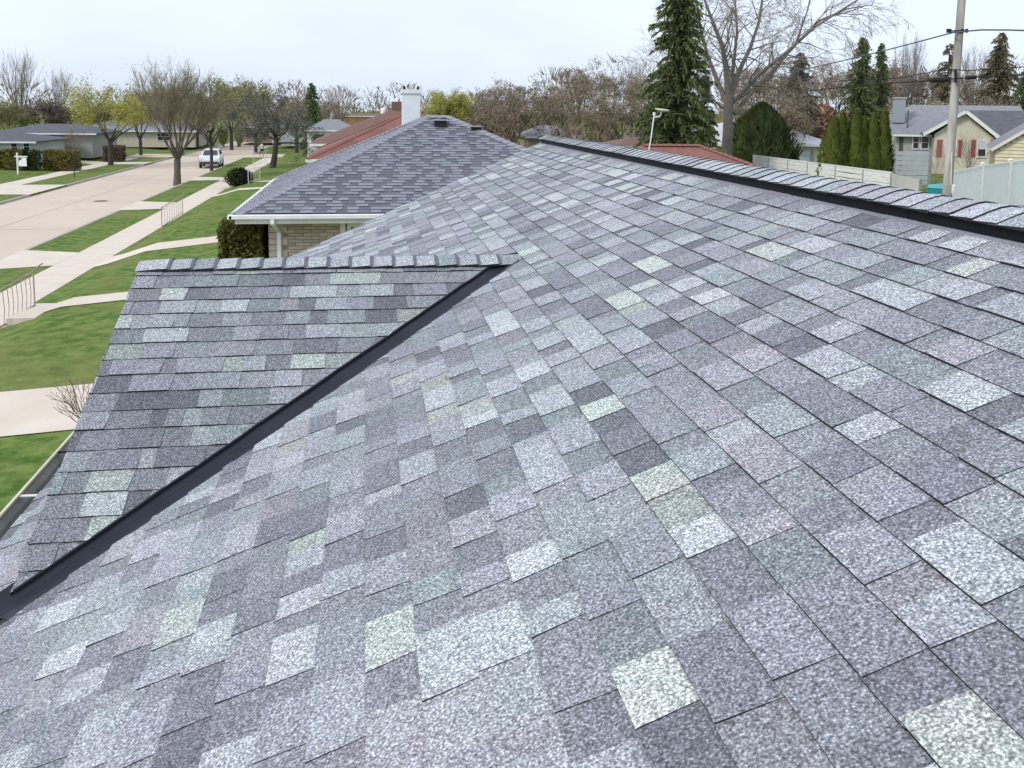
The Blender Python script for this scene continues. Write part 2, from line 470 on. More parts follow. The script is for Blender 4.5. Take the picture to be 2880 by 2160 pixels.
pieces.sort(key=lambda p: -p[3])
idx = 0; rest = MB()
PAR = {'roof': deck, 'gable': gdeck, 'gable_far': gdeck}
for V, faces, c, ar, key in pieces:
    if idx < 300 and ar > 0:
        idx += 1
        b = MB(); b.v = [tuple(v) for v in V]; b.f = list(faces); b.m = [0]+[1]*(len(faces)-1); b.c = [c]*len(faces)
        cen = sum((Vector(v) for v in b.v), Vector())/len(b.v)
        b.v = [tuple(Vector(v)-cen) for v in b.v]
        o = b.build('shingle', [M_SH, M_EDGE], PAR[key]); o.location = cen-root_loc(PAR[key])
    else:
        n = len(rest.v); rest.v += [tuple(v) for v in V]
        for i, f in enumerate(faces): rest.f.append(tuple(n+q for q in f)); rest.m.append(0 if i == 0 else 1); rest.c.append(c)
fld = ch(rest, 'shingle_field', [M_SH, M_EDGE], house); tag(fld, kind='stuff')

# rear slope shingles (coarser, seen only from the side)
def plain_slope(name, parent, A, B, C, D, mono=None, kind='stuff', seed=1, exp=EXP, wmin=.12, wmax=.34, palette_dark=.5, scale=1.0, hb=.013, tint=(1, 1, 1), mats=None):
    """A-B is the eave, D-C the ridge edge; rows of tabs between them"""
    A, B, C, D = map(Vector, (A, B, C, D)); nrm = (B-A).cross(D-A).normalized()
    if nrm.z < 0: nrm = -nrm
    axis = (B-A).normalized(); upv = ((D-A)-axis*(D-A).dot(axis)).normalized()
    Ls = (D-A).dot(upv); w0 = (B-A).length
    aD = (D-A).dot(axis); aC = (C-A).dot(axis)
    q = MB(); rr = random.Random(seed)
    n = int(Ls/exp)
    for k in range(n+1):
        b0 = k*exp; t0 = min(1, b0/Ls); b1 = min(Ls, b0+exp*1.2); t1 = b1/Ls
        lo0, hi0 = aD*t0, w0+(aC-w0)*t0; lo1, hi1 = aD*t1, w0+(aC-w0)*t1
        for a0, a1, raised in course_pieces(rr, lo0, hi0, rr.random() < .5, wmin, wmax):
            a0c, a1c = max(a0, lo0), min(a1, hi0)
            if a1c-a0c < .01: continue
            h = hb if raised else hb*.45
            p = [A+axis*a0c+upv*b0+nrm*h, A+axis*a1c+upv*b0+nrm*h,
                 A+axis*max(min(a1c, hi1), lo1)+upv*b1+nrm*.002, A+axis*min(max(a0c, lo1), hi1)+upv*b1+nrm*.002]
            c = pick(rr, not raised) if mono is None else (lambda f: tuple(x*f for x in mono))(rr.uniform(.90, 1.08))
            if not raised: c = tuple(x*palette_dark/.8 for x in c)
            c = tuple(x*scale*t for x, t in zip(c, tint))
            i = len(q.v); q.v += [tuple(v) for v in p]+[tuple(p[0]-nrm*h), tuple(p[1]-nrm*h)]
            q.f.append((i, i+1, i+2, i+3)); q.m.append(0); q.c.append(c)
            q.f.append((i, i+4, i+5, i+1)); q.m.append(1); q.c.append(c)
    o = ch(q, name, mats or [M_SH, M_EDGE], parent); tag(o, kind=kind); return o
plain_slope('rear_shingle', deck, (XB, yend(XR), zb(XB)), (XB, -2.4, zb(XB)), (XR, -2.4, zb(XR)), (XR, yend(XR), zb(XR)), seed=4)

# ridge vent and caps on the main ridge
zr = zmain(XR)
m = MB()
VW, VH = .142, .058
y = -2.4; yq = yend(XR)-.15
prof = [(-VW, -S*VW+.000), (-VW+.006, -S*VW+VH), (0, VH+.002), (VW-.006, -S*VW+VH), (VW, -S*VW)]
for y0, y1 in [(-2.4+i*1.22, min(-2.4+(i+1)*1.22-.004, yq)) for i in range(13)]:
    if y1 <= y0: break
    n = len(m.v)
    for yy in (y0, y1):
        for px_, pz in prof: m.v.append((XR+px_, yy, zr+pz))
    k = len(prof)
    for i in range(k-1): m.face((n+i, n+i+1, n+k+i+1, n+k+i))
    m.face(tuple(n+i for i in range(k))); m.face(tuple(n+k+i for i in reversed(range(k))))
ch(m, 'ridge_vent', M_VENT, deck)
m = MB()   # slotted lip below the vent
m.box((XR-VW-.012, -2.4, zmain(XR-VW-.012)+.002), (XR-VW+.01, yq, zmain(XR-VW-.012)+.0175)); ch(m, 'vent_flange', mat('vent_flange', (.27, .28, .32), .7, c2=(.2, .21, .24), scale=30), deck)
def cap_mesh(width, rise, length, thick, col_, slope, over=.05):
    """one ridge-cap shingle: local x across the ridge, local y along it; butt end at y=0"""
    q = MB(); N = 9
    xs = [-width+2*width*i/(N-1) for i in range(N)]
    def zc(x): return -slope*(math.sqrt(x*x+.045**2)-.045)
    top0 = [(x, 0, zc(x)+thick+rise) for x in xs]; top1 = [(x, length+over, zc(x)+.002) for x in xs]
    bot0 = [(x, 0, zc(x)-.003) for x in xs]
    band = [(x, .022, zc(x)+(thick+rise)*(1-.022/(length+over))+.001) for x in xs]
    n = len(q.v); q.v += top0+band+top1+bot0
    for i in range(N-1):
        q.face((n+i, n+i+1, n+N+i+1, n+N+i), 0); q.c.append(col_)
        q.face((n+N+i, n+N+i+1, n+2*N+i+1, n+2*N+i), 0); q.c.append(col_)
        q.face((n+i+1, n+i, n+3*N+i, n+3*N+i+1), 1); q.c.append(col_)
    for i in (0, N-1):
        t = (n+i, n+2*N+i, n+3*N+i) if i == 0 else (n+2*N+i, n+i, n+3*N+i)
        q.face(t, 1); q.c.append(col_)
    return q
def fix_normals(o):
    bm = bmesh.new(); bm.from_mesh(o.data); bmesh.ops.recalc_face_normals(bm, faces=bm.faces); bm.to_mesh(o.data); bm.free()
rr = random.Random(77)
caps = []
for v in range(6):
    c = tuple(x*1.22 for x in PALETTE[rr.choice([0, 2, 2, 3, 6, 7])][0])
    caps.append(cap_mesh(.165, rr.uniform(.001, .004), EXP, .009, c, .40))
def place_caps(meshes, parent, start, step, count, z, flip=False, axis='y', name='ridge_cap'):
    datas = []
    for k in range(count):
        if k < len(meshes):
            o = meshes[k].build(name, [M_SH, M_EDGE], parent, smooth=False); datas.append(o.data)
        else:
            o = bpy.data.objects.new(name, rr.choice(datas)); col(o); o.parent = parent
        p = start+step*k
        loc = Vector((XR, p, z)) if axis == 'y' else Vector((p, YG, z))
        o.location = loc - root_loc(parent)
        o.rotation_euler = (rr.uniform(-.006, .006), rr.uniform(-.012, .012), (0 if axis == 'y' else math.pi/2*(-1 if flip else 1))+rr.uniform(-.01, .01))
place_caps(caps, deck, -1.2, EXP, int((yend(XR)+1.15)/EXP), zr+VH-.002)
# caps on the small gable: butts face the street end
gcaps = []
for v in range(6):
    c = tuple(x*.98 for x in PALETTE[rr.choice([0, 2, 2, 3, 7])][0])
    gcaps.append(cap_mesh(.140, .004, EXP, .010, c, .40))
ng = int((XA-XG)/EXP)+1
place_caps(gcaps, gdeck, -1.2551-3*EXP+.025+.0, EXP, 0, ZC+ZG, axis='x')
for k in range(ng+1):
    o = (gcaps[k].build('ridge_cap', [M_SH, M_EDGE], gdeck) if k < 6 else None)
    if k < 6: gcaps[k] = o.data
    else: o = bpy.data.objects.new('ridge_cap', gcaps[rr.randrange(6)]); col(o); o.parent = gdeck
    x = -1.2551+EXP*(k-1)+.0
    o.location = Vector((min(x+EXP, XA+.02), YG, ZC+ZG+.004))-root_loc(gdeck)
    o.rotation_euler = (rr.uniform(-.004, .004), 0, math.pi/2)     # local +y -> world -x: butt faces the house
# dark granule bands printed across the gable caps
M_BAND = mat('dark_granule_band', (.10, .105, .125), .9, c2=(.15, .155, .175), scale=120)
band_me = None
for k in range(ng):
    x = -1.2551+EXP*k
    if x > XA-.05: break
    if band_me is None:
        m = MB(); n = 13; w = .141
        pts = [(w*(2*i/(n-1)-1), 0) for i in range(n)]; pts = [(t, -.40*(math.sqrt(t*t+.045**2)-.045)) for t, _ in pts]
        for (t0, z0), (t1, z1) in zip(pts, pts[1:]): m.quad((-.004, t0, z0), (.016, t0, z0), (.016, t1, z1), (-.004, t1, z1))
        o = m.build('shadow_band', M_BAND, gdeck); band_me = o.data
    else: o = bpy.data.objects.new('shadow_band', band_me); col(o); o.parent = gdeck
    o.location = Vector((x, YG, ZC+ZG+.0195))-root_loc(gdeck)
# valley flashing: two flanges and a small standing crimp
for sgn in (-1, 1):
    m = MB(); N = 26
    rows = []
    for i in range(N+1):
        x = XG-.02+(XA+.03-(XG-.02))*i/N
        y = YG+sgn*(XA-x)
        wig = .004*math.sin(i*1.7)
        cen = Vector((x, y, zmain(x)))
        vd = Vector((1, -sgn, S)).normalized()
        nm, ngd = NM, (NG if sgn < 0 else NF)
        dm_ = vd.cross(nm).normalized()
        if dm_.y*sgn < 0: dm_ = -dm_
        dg = vd.cross(ngd).normalized()
        if dg.y*sgn > 0: dg = -dg
        tp = 1 if i < N-3 else (N-i)/3.0*.85+.15
        rows.append([cen+dm_*(.17*tp)+nm*-.0015, cen+dm_*(.012*tp)+nm*.001, cen+Vector((0, 0, .007+wig*.2)), cen+dg*(.012*tp)+ngd*.001, cen+dg*(.11*tp)+ngd*-.0015])
    for ra, rb in zip(rows, rows[1:]):
        for i in range(4): m.quad(ra[i], ra[i+1], rb[i+1], rb[i])
    o = ch(m, 'valley_flashing', M_FLASH, house)
    # black strip along the gable shingles' valley cut, shadow painted in
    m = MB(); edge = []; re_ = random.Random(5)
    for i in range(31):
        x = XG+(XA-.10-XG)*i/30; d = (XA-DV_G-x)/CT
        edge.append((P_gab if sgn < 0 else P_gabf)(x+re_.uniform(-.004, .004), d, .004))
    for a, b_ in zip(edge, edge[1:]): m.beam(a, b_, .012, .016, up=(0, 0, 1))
    ch(m, 'valley_cut_shadow', M_EDGE, gdeck)
# gutter along the street eave
m = MB()
gzr = zmain(XE)-.020
prof = [(-.005, gzr+.0), (-.005, gzr-.105), (-.085, gzr-.105), (-.10, gzr-.05), (-.128, gzr-.02), (-.128, gzr)]
n0 = 0
for y0, y1 in ((-2.4, yend(XE)),):
    n = len(m.v)
    for yy in (y0, y1):
        for a, z in prof: m.v.append((XE+a, yy, z))
    k = len(prof)
    for i in range(k-1): m.face((n+i, n+i+1, n+k+i+1, n+k+i))
gut = ch(m, 'gutter', M_GUT, house)
m = MB(); m.beam((XE-.130, -2.4, gzr+.002), (XE-.130, yend(XE), gzr+.002), .016, .016); ch(m, 'gutter_lip', M_CREAM, gut)
for i in range(16):
    m = MB(); y0 = -1.9+i*.78+ (.12 if i % 2 else 0)
    m.box((XE-.125, y0, gzr-.004), (XE+.0, y0+.022, gzr+.002)); ch(m, 'hanger', M_WHITE if i % 2 else M_VENT, gut)
m = MB(); m.box((XE+.004, -2.4, zmain(XE)-.16), (XE+.022, yend(XE), zmain(XE)-.012)); ch(m, 'fascia', M_WHITE, house)
# walls
m = MB()
for lo, hi in (((XE+.45, -2.0, .5), (XB-.45, yend(0)-.75, zmain(XE)-.03)),): m.box(lo, hi)
ch(m, 'wall', M_WALL, house)
m = MB()
for x0, x1 in ((XE+.45, XR), (XR, XB-.45)): pass
yw = yend(0)-.76
m.tri((XE+.45, yw, zmain(XE)-.02), (XB-.45, yw, zmain(XE)-.02), (XR, yw, zmain(XR)-.12)); ch(m, 'end_wall', M_WALL, house)
# rear ell roof
m = MB(); ye, ze = 3.95, zr+.015
rear = thing('_', 'x', 'x') if False else None
ze -= .03; A1, A2 = (XR+.25, ye, ze), (8.5, ye, ze)
m.quad((XR+.25, ye-3, ze-1.21), (8.5, ye-3, ze-1.21), (8.5, ye, ze-.01), (XR+.25, ye, ze-.01)); m.quad((XR+.25, ye, ze-.01), (8.5, ye, ze-.01), (8.5, ye+3, ze-1.21), (XR+.25, ye+3, ze-1.21))
rr_ = ch(m, 'rear_roof', M_GREY, house)
plain_slope('rear_shingle', rr_, (XR+.25, ye-3, ze-1.2), (8.5, ye-3, ze-1.2), A2, A1, seed=7)
plain_slope('rear_shingle', rr_, (8.5, ye+3, ze-1.2), (XR+.25, ye+3, ze-1.2), A1, A2, seed=6)
# far rake board
m = MB()
for xa, xb in ((XE, XR),):
    m.beam((XE, yend(XE)+.012, zmain(XE)-.07), (XR, yend(XR)+.012, zmain(XR)-.07), .02, .12)
ch(m, 'rake_board', M_GREY, deck)
# ------------------------------------------------------------------ houses
M_RED = mat('red_brown_roof', (.20, .085, .070), .9, c2=(.26, .12, .095), scale=6, detail=8, c3=(.17, .08, .068), scale3=.9)
M_BRN = mat('brown_roof', (.15, .085, .07), .9, c2=(.20, .12, .10), scale=6, detail=8)
M_TANB = mat('tan_brick', (.47, .39, .305), .9, c2=(.38, .315, .245), scale=5)
M_TANL = mat('pale_stone', (.56, .51, .425), .9, c2=(.48, .43, .355), scale=4)
M_MORT = mat('mortar', (.30, .265, .22), .95)
M_GRF = mat('grey_far_roof', (.20, .205, .23), .9, c2=(.25, .255, .28), scale=3, detail=8)
M_DKF = mat('dark_far_roof', (.085, .09, .105), .9, c2=(.12, .125, .14), scale=3, detail=8)
M_LTR = mat('pale_far_roof', (.47, .48, .52), .9, c2=(.53, .54, .58), scale=2, detail=8)
M_CRM = mat('cream_stucco', (.62, .58, .47), .9, c2=(.55, .52, .42), scale=1.5)
M_YEL = mat('yellow_siding', (.64, .58, .43), .7, c2=(.55, .485, .33), scale=2)
M_SHUT = mat('shutter_red', (.30, .055, .060), .7, c2=(.36, .08, .08), scale=9)
M_TEAL = mat('teal_plastic', (.015, .22, .24), .5)
M_WGREY = mat('weathered_board', (.70, .71, .69), .8, c2=(.60, .60, .575), scale=2, stretch=(1, 1, 6), c3=(.78, .78, .77), scale3=3)
M_POSTG = mat('grey_post', (.22, .215, .20), .9, c2=(.30, .29, .27), scale=5)
M_BLUEW = mat('blue_white_vinyl', (.88, .89, .90), .5, c2=(.84, .85, .86), scale=1.5)
M_WOOD = mat('pole_wood', (.36, .335, .31), .9, c2=(.22, .205, .19), scale=7, stretch=(1, 1, .05), c3=(.46, .435, .40), scale3=3)
M_BLACK = mat('black_fitting', (.015, .015, .017), .7)
M_BEIGE = mat('tan_far_wall', (.40, .33, .26), .9, c2=(.34, .28, .22), scale=2)
M_SKIN = mat('skin', (.45, .26, .19), .6)

def local(parent, mb, name, mats, **kw): return mb.build(name, mats, parent, **kw)
def window(parent, x0, x1, z0, z1, y, n=(0, -1), frame=.06, name='window', bars=1, pane=M_GLASS):
    """window in a wall facing local -y (n=(0,-1)) or local +-x"""
    def pt(a, z, o): return (a, y-o, z) if n == (0, -1) else ((y+o*n[0]), a, z)
    q = MB()
    def bar(a0, a1, za, zb_, o0, o1):
        p, s_ = pt(a0, za, o0), pt(a1, zb_, o1)
        q.box(tuple(min(u, v) for u, v in zip(p, s_)), tuple(max(u, v) for u, v in zip(p, s_)))
    bar(x0-frame, x0, z0-frame, z1+frame, -.02, .05); bar(x1, x1+frame, z0-frame, z1+frame, -.02, .05)
    bar(x0, x1, z1, z1+frame, -.02, .05); bar(x0, x1, z0-frame, z0, -.02, .07)
    w = local(parent, q, name, M_WHITE)
    zm = (z0+z1)/2
    for za, zb_ in (((z0, zm-.015), (zm+.015, z1)) if bars else ((z0, z1),)):
        q = MB(); bar(x0, x1, za, zb_, -.03, .01); local(w, q, 'pane', pane)
    if bars: q = MB(); bar(x0, x1, zm-.02, zm+.02, -.01, .03); local(w, q, 'sash_bar', M_WHITE)
    return w
def hip_roof(parent, x0, x1, y0, y1, ze, zr_, mat_, ridge=None, over=0, name='roof', thick=.12):
    """ridge = (xa, ya, xb, yb)"""
    xa, ya, xb, yb = ridge
    q = MB(); A, B, C, D = (x0, y0, ze), (x1, y0, ze), (x1, y1, ze), (x0, y1, ze); R1, R2 = (xa, ya, zr_), (xb, yb, zr_)
    if abs(xa-xb) >= abs(ya-yb):
        q.quad(A, B, R2, R1); q.tri(B, C, R2); q.quad(C, D, R1, R2); q.tri(D, A, R1)
    else:
        q.tri(A, B, R1); q.quad(B, C, R2, R1); q.tri(C, D, R2); q.quad(D, A, R1, R2)
    lo = [(p[0], p[1], p[2]-thick) for p in (A, B, C, D)]; up = [A, B, C, D]
    for i in range(4): q.quad(lo[i], lo[(i+1) % 4], up[(i+1) % 4], up[i])
    q.quad(*reversed(lo))
    return local(parent, q, name, mat_)

# --- next-door house with the grey hip roof
YN0, YN1, XN0, XN1, ZNE, ZNR = 19.9, 29.9, -2.76, 6.9, ZC-2.30, ZC-.25
nb = thing('hip_roof_house', 'tan brick house next door with grey shingled hip roof, white gutter and white chimney', 'house', (0, 0, 0))
RA, RB = (1.66, 24.9), (2.25, 24.9)
hip_roof(nb, XN0, XN1, YN0, YN1, ZNE-.01, ZNR-.012, M_DECK, (*RA, *RB), name='roof_deck', thick=.02)
A_, B_, C_, D_ = Vector((XN0, YN0, ZNE)), Vector((XN1, YN0, ZNE)), Vector((XN1, YN1, ZNE)), Vector((XN0, YN1, ZNE))
R1_, R2_ = Vector((*RA, ZNR)), Vector((*RB, ZNR))
roofn = bpy.data.objects.new('roof', None); col(roofn); roofn.parent = nb
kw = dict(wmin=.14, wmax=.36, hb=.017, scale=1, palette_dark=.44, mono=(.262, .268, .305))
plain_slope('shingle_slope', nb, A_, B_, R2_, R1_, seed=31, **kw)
plain_slope('shingle_slope', nb, D_, A_, R1_, R1_, seed=32, **{**kw, 'palette_dark': .70, 'mono': (.30, .308, .345)})  # street-side slope in a lighter copy: brighter light put into the tab colour
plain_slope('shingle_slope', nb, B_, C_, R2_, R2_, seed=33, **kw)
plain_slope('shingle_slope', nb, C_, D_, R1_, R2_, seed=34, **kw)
bpy.data.objects.remove(roofn)
M_CAPN = mat('hip_cap', (.30, .305, .35), .9, c2=(.22, .225, .26), scale=9, stretch=(1, 1, 1))
def hip_caps(parent, a, b_, name='hip_cap', n=None, w=.17, material=None):
    a, b_ = Vector(a), Vector(b_); L = (b_-a).length; n = n or int(L/.2); me = None; d = (b_-a)/n
    rot = d.to_track_quat('Y', 'Z')
    for i in range(n):
        if me is None:
            q = MB(); l = L/n
            for s_ in (-1, 1): q.quad((0, 0, .045), (s_*w, 0, -.022), (s_*w, l*1.15, -.040), (0, l*1.15, .026)); q.tri((0, 0, .045), (s_*w, 0, -.022), (0, 0, .02))
            o = q.build(name, material or M_CAPN, parent); me = o.data
        else: o = bpy.data.objects.new(name, me); col(o); o.parent = parent
        o.location = a+d*i; o.rotation_mode = 'QUATERNION'; o.rotation_quaternion = rot
hip_caps(nb, A_, R1_); hip_caps(nb, B_, R2_); hip_caps(nb, D_, R1_); hip_caps(nb, R1_, R2_, n=3)
# gutter, soffit, fascia
q = MB(); q.box((XN0-.10, YN0-.12, ZNE-.115), (XN1+.1, YN0-.01, ZNE-.012)); bevel(local(nb, q, 'gutter', M_WHITE), .02)
q = MB(); q.box((XN0-.12, YN0-.12, ZNE-.115), (XN0-.01, YN1+.1, ZNE-.016)); bevel(local(nb, q, 'gutter', M_WHITE), .02)
q = MB(); q.box((XN0+.02, YN0+.01, ZNE-.22), (XN1, YN0+.03, ZNE-.03)); local(nb, q, 'fascia', M_WHITE)
q = MB(); q.box((XN0+.0, YN0+.03, ZNE-.205), (XN1, YN1, ZNE-.19)); local(nb, q, 'soffit', mat('soffit', (.55, .52, .46), .8))
# wall with brick courses where the picture shows them
WX, WY = -2.1, 20.42
q = MB(); q.box((WX+.02, WY+.02, .6), (XN1-.6, YN1-.6, ZNE-.19)); wall = local(nb, q, 'wall', M_MORT)
me_b = {}; rb = random.Random(8)
bl, bh = .335, .072
for k in range(17):
    z = ZNE-.20-(k+1)*bh
    x = WX+.42-(.17 if k % 2 else 0)
    while x < 1.1:
        key = rb.randrange(3)
        if key not in me_b:
            q = MB(); q.box((0, 0, 0), (bl-.010, .03, bh-.009)); o = q.build('brick', [M_TANB, mat('tan_brick_b', (.52, .44, .355), .9, c2=(.44, .37, .295), scale=5), mat('tan_brick_c', (.42, .345, .265), .9, c2=(.34, .28, .215), scale=5)][key], wall); me_b[key] = o.data
        else: o = bpy.data.objects.new('brick', me_b[key]); col(o); o.parent = wall
        o.location = (x, WY-.006+rb.uniform(-.003, .003), z); x += bl
for k in range(9):          # pale corner stones
    z = ZNE-.20-(k+1)*.136; w = .40 if k % 2 else .30
    q = MB(); q.box((WX, WY-.014, z), (WX+w, WY+.05, z+.126)); bevel(local(wall, q, 'corner_stone', M_TANL), .008, 1)
    q = MB(); q.box((WX-.012, WY+.052, z), (WX+.05, WY+.05+w, z+.126)); bevel(local(wall, q, 'corner_stone', M_TANL), .008, 1)
q = MB()
dsx = at_y(600, 500, YN0+.42).x
q.box((dsx-.10, YN0-.11, ZNE-.22), (dsx-.02, YN0-.03, ZNE-.10))
q.beam((dsx-.06, YN0-.07, ZNE-.20), (dsx+.02, WY-.07, ZNE-.46), .08, .06)
q.box((dsx-.02, WY-.105, ZNE-3.0), (dsx+.065, WY-.04, ZNE-.44)); bevel(local(nb, q, 'downspout', M_WHITE), .008)
wx0 = at_y(741, 480, WY).x
q = MB(); q.box((wx0-.06, WY-.05, ZNE-2.2), (wx0+.05, WY+.03, ZNE-.20)); local(nb, q, 'corner_board', M_WHITE)
w_ = window(nb, wx0+.17, wx0+1.3, ZNE-1.5, ZNE-.36, WY-.01, frame=.08)
# chimney
q = MB(); q.box((1.03, 25.55, ZC-1.2), (1.52, 26.05, ZC+.36)); chim = local(nb, q, 'chimney', mat('white_chimney', (.70, .73, .77), .7, c2=(.64, .67, .71), scale=2))
q = MB(); q.box((.99, 25.51, ZC+.36), (1.56, 26.09, ZC+.47)); bevel(local(chim, q, 'crown', M_WHITE), .012)
for fx in (1.08, 1.47):
    q = MB(); q.lathe([(.035, 0), (.035, .085), (.026, .10)], (fx, 25.7, ZC+.47), 10); local(chim, q, 'flue', M_BLACK)
q = MB(); q.box((1.20, 25.62, ZC+.47), (1.36, 25.78, ZC+.52)); local(chim, q, 'flue_cap', M_GREY)
q = MB(); q.tube([(1.36, 25.7, ZC+.5), (1.36, 25.7, ZC+.66)], .006, 5); local(chim, q, 'rod', M_BLACK)
# box vents near the apex
for cx, cy, s_ in ((1.98, 24.35, 1.0), (2.9, 24.15, .8)):
    zz = ZNE+(cy-YN0)*(ZNR-ZNE)/(24.9-YN0) if cx < 2.4 else ZNE+min(cy-YN0, (XN1-cx)*1.02)*(ZNR-ZNE)/(24.9-YN0)
    q = MB(); q.box((cx-.16*s_, cy-.15, zz-.05), (cx+.16*s_, cy+.15, zz+.12)); v_ = local(nb, q, 'roof_vent', M_BLACK)
    q = MB(); q.box((cx-.19*s_, cy-.20, zz+.121), (cx+.19*s_, cy+.19, zz+.15)); local(v_, q, 'vent_hood', mat('vent_hood', (.30, .31, .36), .6))

def simple_house(name, label, x0, x1, y0, y1, eave, ridge_h, wall_m, roof_m, ridge, wins=(), over=.5, rz=0, loc=(0, 0, 0), group=None, base=.3):
    t = thing(name, label, 'house', loc, rz, group)
    hip_roof(t, x0-over, x1+over, y0-over, y1+over, eave, ridge_h, roof_m, ridge, thick=.14)
    q = MB(); q.box((x0, y0, base), (x1, y1, eave-.14)); local(t, q, 'wall', wall_m)
    q = MB(); q.box((x0-over-.02, y0-over-.02, eave-.16), (x1+over+.02, y0-over+.04, eave-.01)); q2 = local(t, q, 'fascia', M_WHITE)
    for w in wins: window(t, *w[:4], w[4], n=w[5] if len(w) > 5 else (0, -1))
    return t
# second and third house along the street
h = simple_house('red_roof_house', 'house with red-brown hip roof just behind the grey hip roof with white chimney', -2.2, 7.2, 43.6, 53.0, ZC-2.45, ZC-.36, M_BEIGE, M_RED, (2.0, 48.3, 3.0, 48.3), wins=[(-1.2, .2, 2.0, 3.1, 43.58)])
for a in ((-2.7, 43.1, ZC-2.44), (-2.7, 53.5, ZC-2.44)): hip_caps(h, a, (2.0, 48.3, ZC-.35), material=M_RED)
h = simple_house('brown_roof_house', 'farther house with dull brown hip roof rising behind the red-brown one', -3.0, 7.0, 60.4, 70.0, ZC-2.42, ZC-.30, M_TANL, M_BRN, (1.7, 65.2, 2.6, 65.2), wins=[(-2, -.5, 2.0, 3.1, 60.38)])
q = MB(); q.box((1.9, 65.6, ZC-.8), (2.7, 66.4, ZC+.35)); local(h, q, 'chimney', M_BRN)
q = MB(); q.lathe([(.2, 0), (.2, .3), (.1, .4)], (1.3, 65.3, ZC-.5), 10); local(h, q, 'vent_pipe', M_WHITE)
h = simple_house('white_cottage', 'small white house with grey roof between the dark tree and the brown roof', -5.6, -1.0, 92, 97, ZC-2.35, ZC-1.35, M_WHITE, M_GRF, (-4, 94.5, -2.6, 94.5), wins=[(-5, -4, 1.9, 3, 91.98)], over=.3)
h = simple_house('flat_white_building', 'distant plain white building above the orange wall behind the brown roof', -5.4, -2.2, 146, 150, ZC+.1, ZC+.25, M_WHITE, M_LTR, (-4.4, 148, -3.2, 148), over=.05)
h = simple_house('orange_brick_building', 'distant low orange-brown building left of the white chimney', -4.6, 6.5, 132, 138, ZC-1.35, ZC-1.0, mat('orange_wall', (.42, .22, .10), .9, c2=(.36, .19, .09), scale=.7), M_BRN, (-2, 135, 4, 135), over=.1)
# across the street
h = simple_house('white_ranch_house', 'white ranch house with dark roof behind the yellow hedge at far left', -52, at_y(68, 300, 87).x, 87, 96, ZC-3.45, ZC-2.45, mat('pale_wall', (.52, .56, .56), .85, c2=(.46, .5, .5), scale=1), M_DKF, (-48, 91.5, -35.5, 91.5), wins=[(at_y(24, 300, 87).x, at_y(36, 300, 87).x, 1.5, 2.15, 86.98), (at_y(51, 300, 87).x, at_y(63, 300, 87).x, 1.55, 2.2, 86.98)], over=.5)
h = simple_house('grey_garage_house', 'grey house with open dark garage right of the white ranch house', -36, -26.9, 97, 106, ZC-3.0, ZC-2.2, mat('grey_green_wall', (.34, .35, .31), .85, c2=(.29, .3, .27), scale=1), M_DKF, (-33, 101.5, -29.5, 101.5), over=.5)
q = MB(); q.box((-33.8, 96.97, .4), (-30.2, 96.99, 2.35)); local(h, q, 'garage_door', M_BLACK)  # black panel painting in the dark inside of the open garage
h = simple_house('low_beige_house', 'long low beige house behind the budding street trees left of the road', -36, -21.5, 122, 131, ZC-3.4, ZC-2.1, M_TANL, M_GRF, (-32, 126.5, -26, 126.5), wins=[(-26, -24.5, 1.2, 2.1, 121.98), (-33, -31, 1.2, 2.1, 121.98)])
h = simple_house('brown_porch_house', 'brown house with pale porch beyond the end of the road', -18.5, -9.5, 140, 149, ZC-3.2, ZC-1.7, M_BEIGE, M_BRN, (-15.5, 144.5, -12.5, 144.5), wins=[(-17.5, -16.2, 1.0, 2.2, 139.98), (-15.2, -14.0, 1.0, 2.2, 139.98), (-12.6, -11.2, 1.0, 2.2, 139.98)])
for px_ in (-18.2, -16, -13.4, -10.8):
    q = MB(); q.box((px_-.1, 138.6, .2), (px_+.1, 138.8, ZC-3.4)); local(h, q, 'porch_post', M_WHITE)
h = simple_house('white_gable_house', 'white house partly hidden behind the dark leaning tree', -11.3, -8.6, 128, 134, ZC-2.9, ZC-1.9, M_WHITE, M_LTR, (-10.2, 131, -9.6, 131), over=.3)

# --- behind the ridge: garage with the red-brown roof
gA = at(1510, 314, 34); gB = at(1400, 314, 34)
zg_, yg_ = gA.z, gA.y
gar = thing('red_roof_garage', 'garage with red-brown hip roof showing just over the main ridge', 'garage', (0, 0, 0))
xl, xr_ = gB.x-2.9, gA.x+4.2
hip_roof(gar, xl, xr_, yg_-4.0, yg_+4.0, zg_-1.75, zg_, M_RED, (gB.x-.3, yg_, gA.x, yg_), thick=.14)
q = MB(); q.box((xl+.4, yg_-3.6, 1.0), (xr_-.4, yg_+3.6, zg_-1.9)); local(gar, q, 'wall', M_CRM)
q = MB(); q.box((xl-.02, yg_-4.04, zg_-1.92), (xr_+.02, yg_-3.98, zg_-1.76)); local(gar, q, 'fascia', M_WHITE)
hip_caps(gar, (xr_, yg_-4, zg_-1.74), (gA.x, yg_, zg_+.01), material=M_RED); hip_caps(gar, (gB.x-.3, yg_, zg_+.01), (gA.x, yg_, zg_+.01), n=9, material=M_RED)
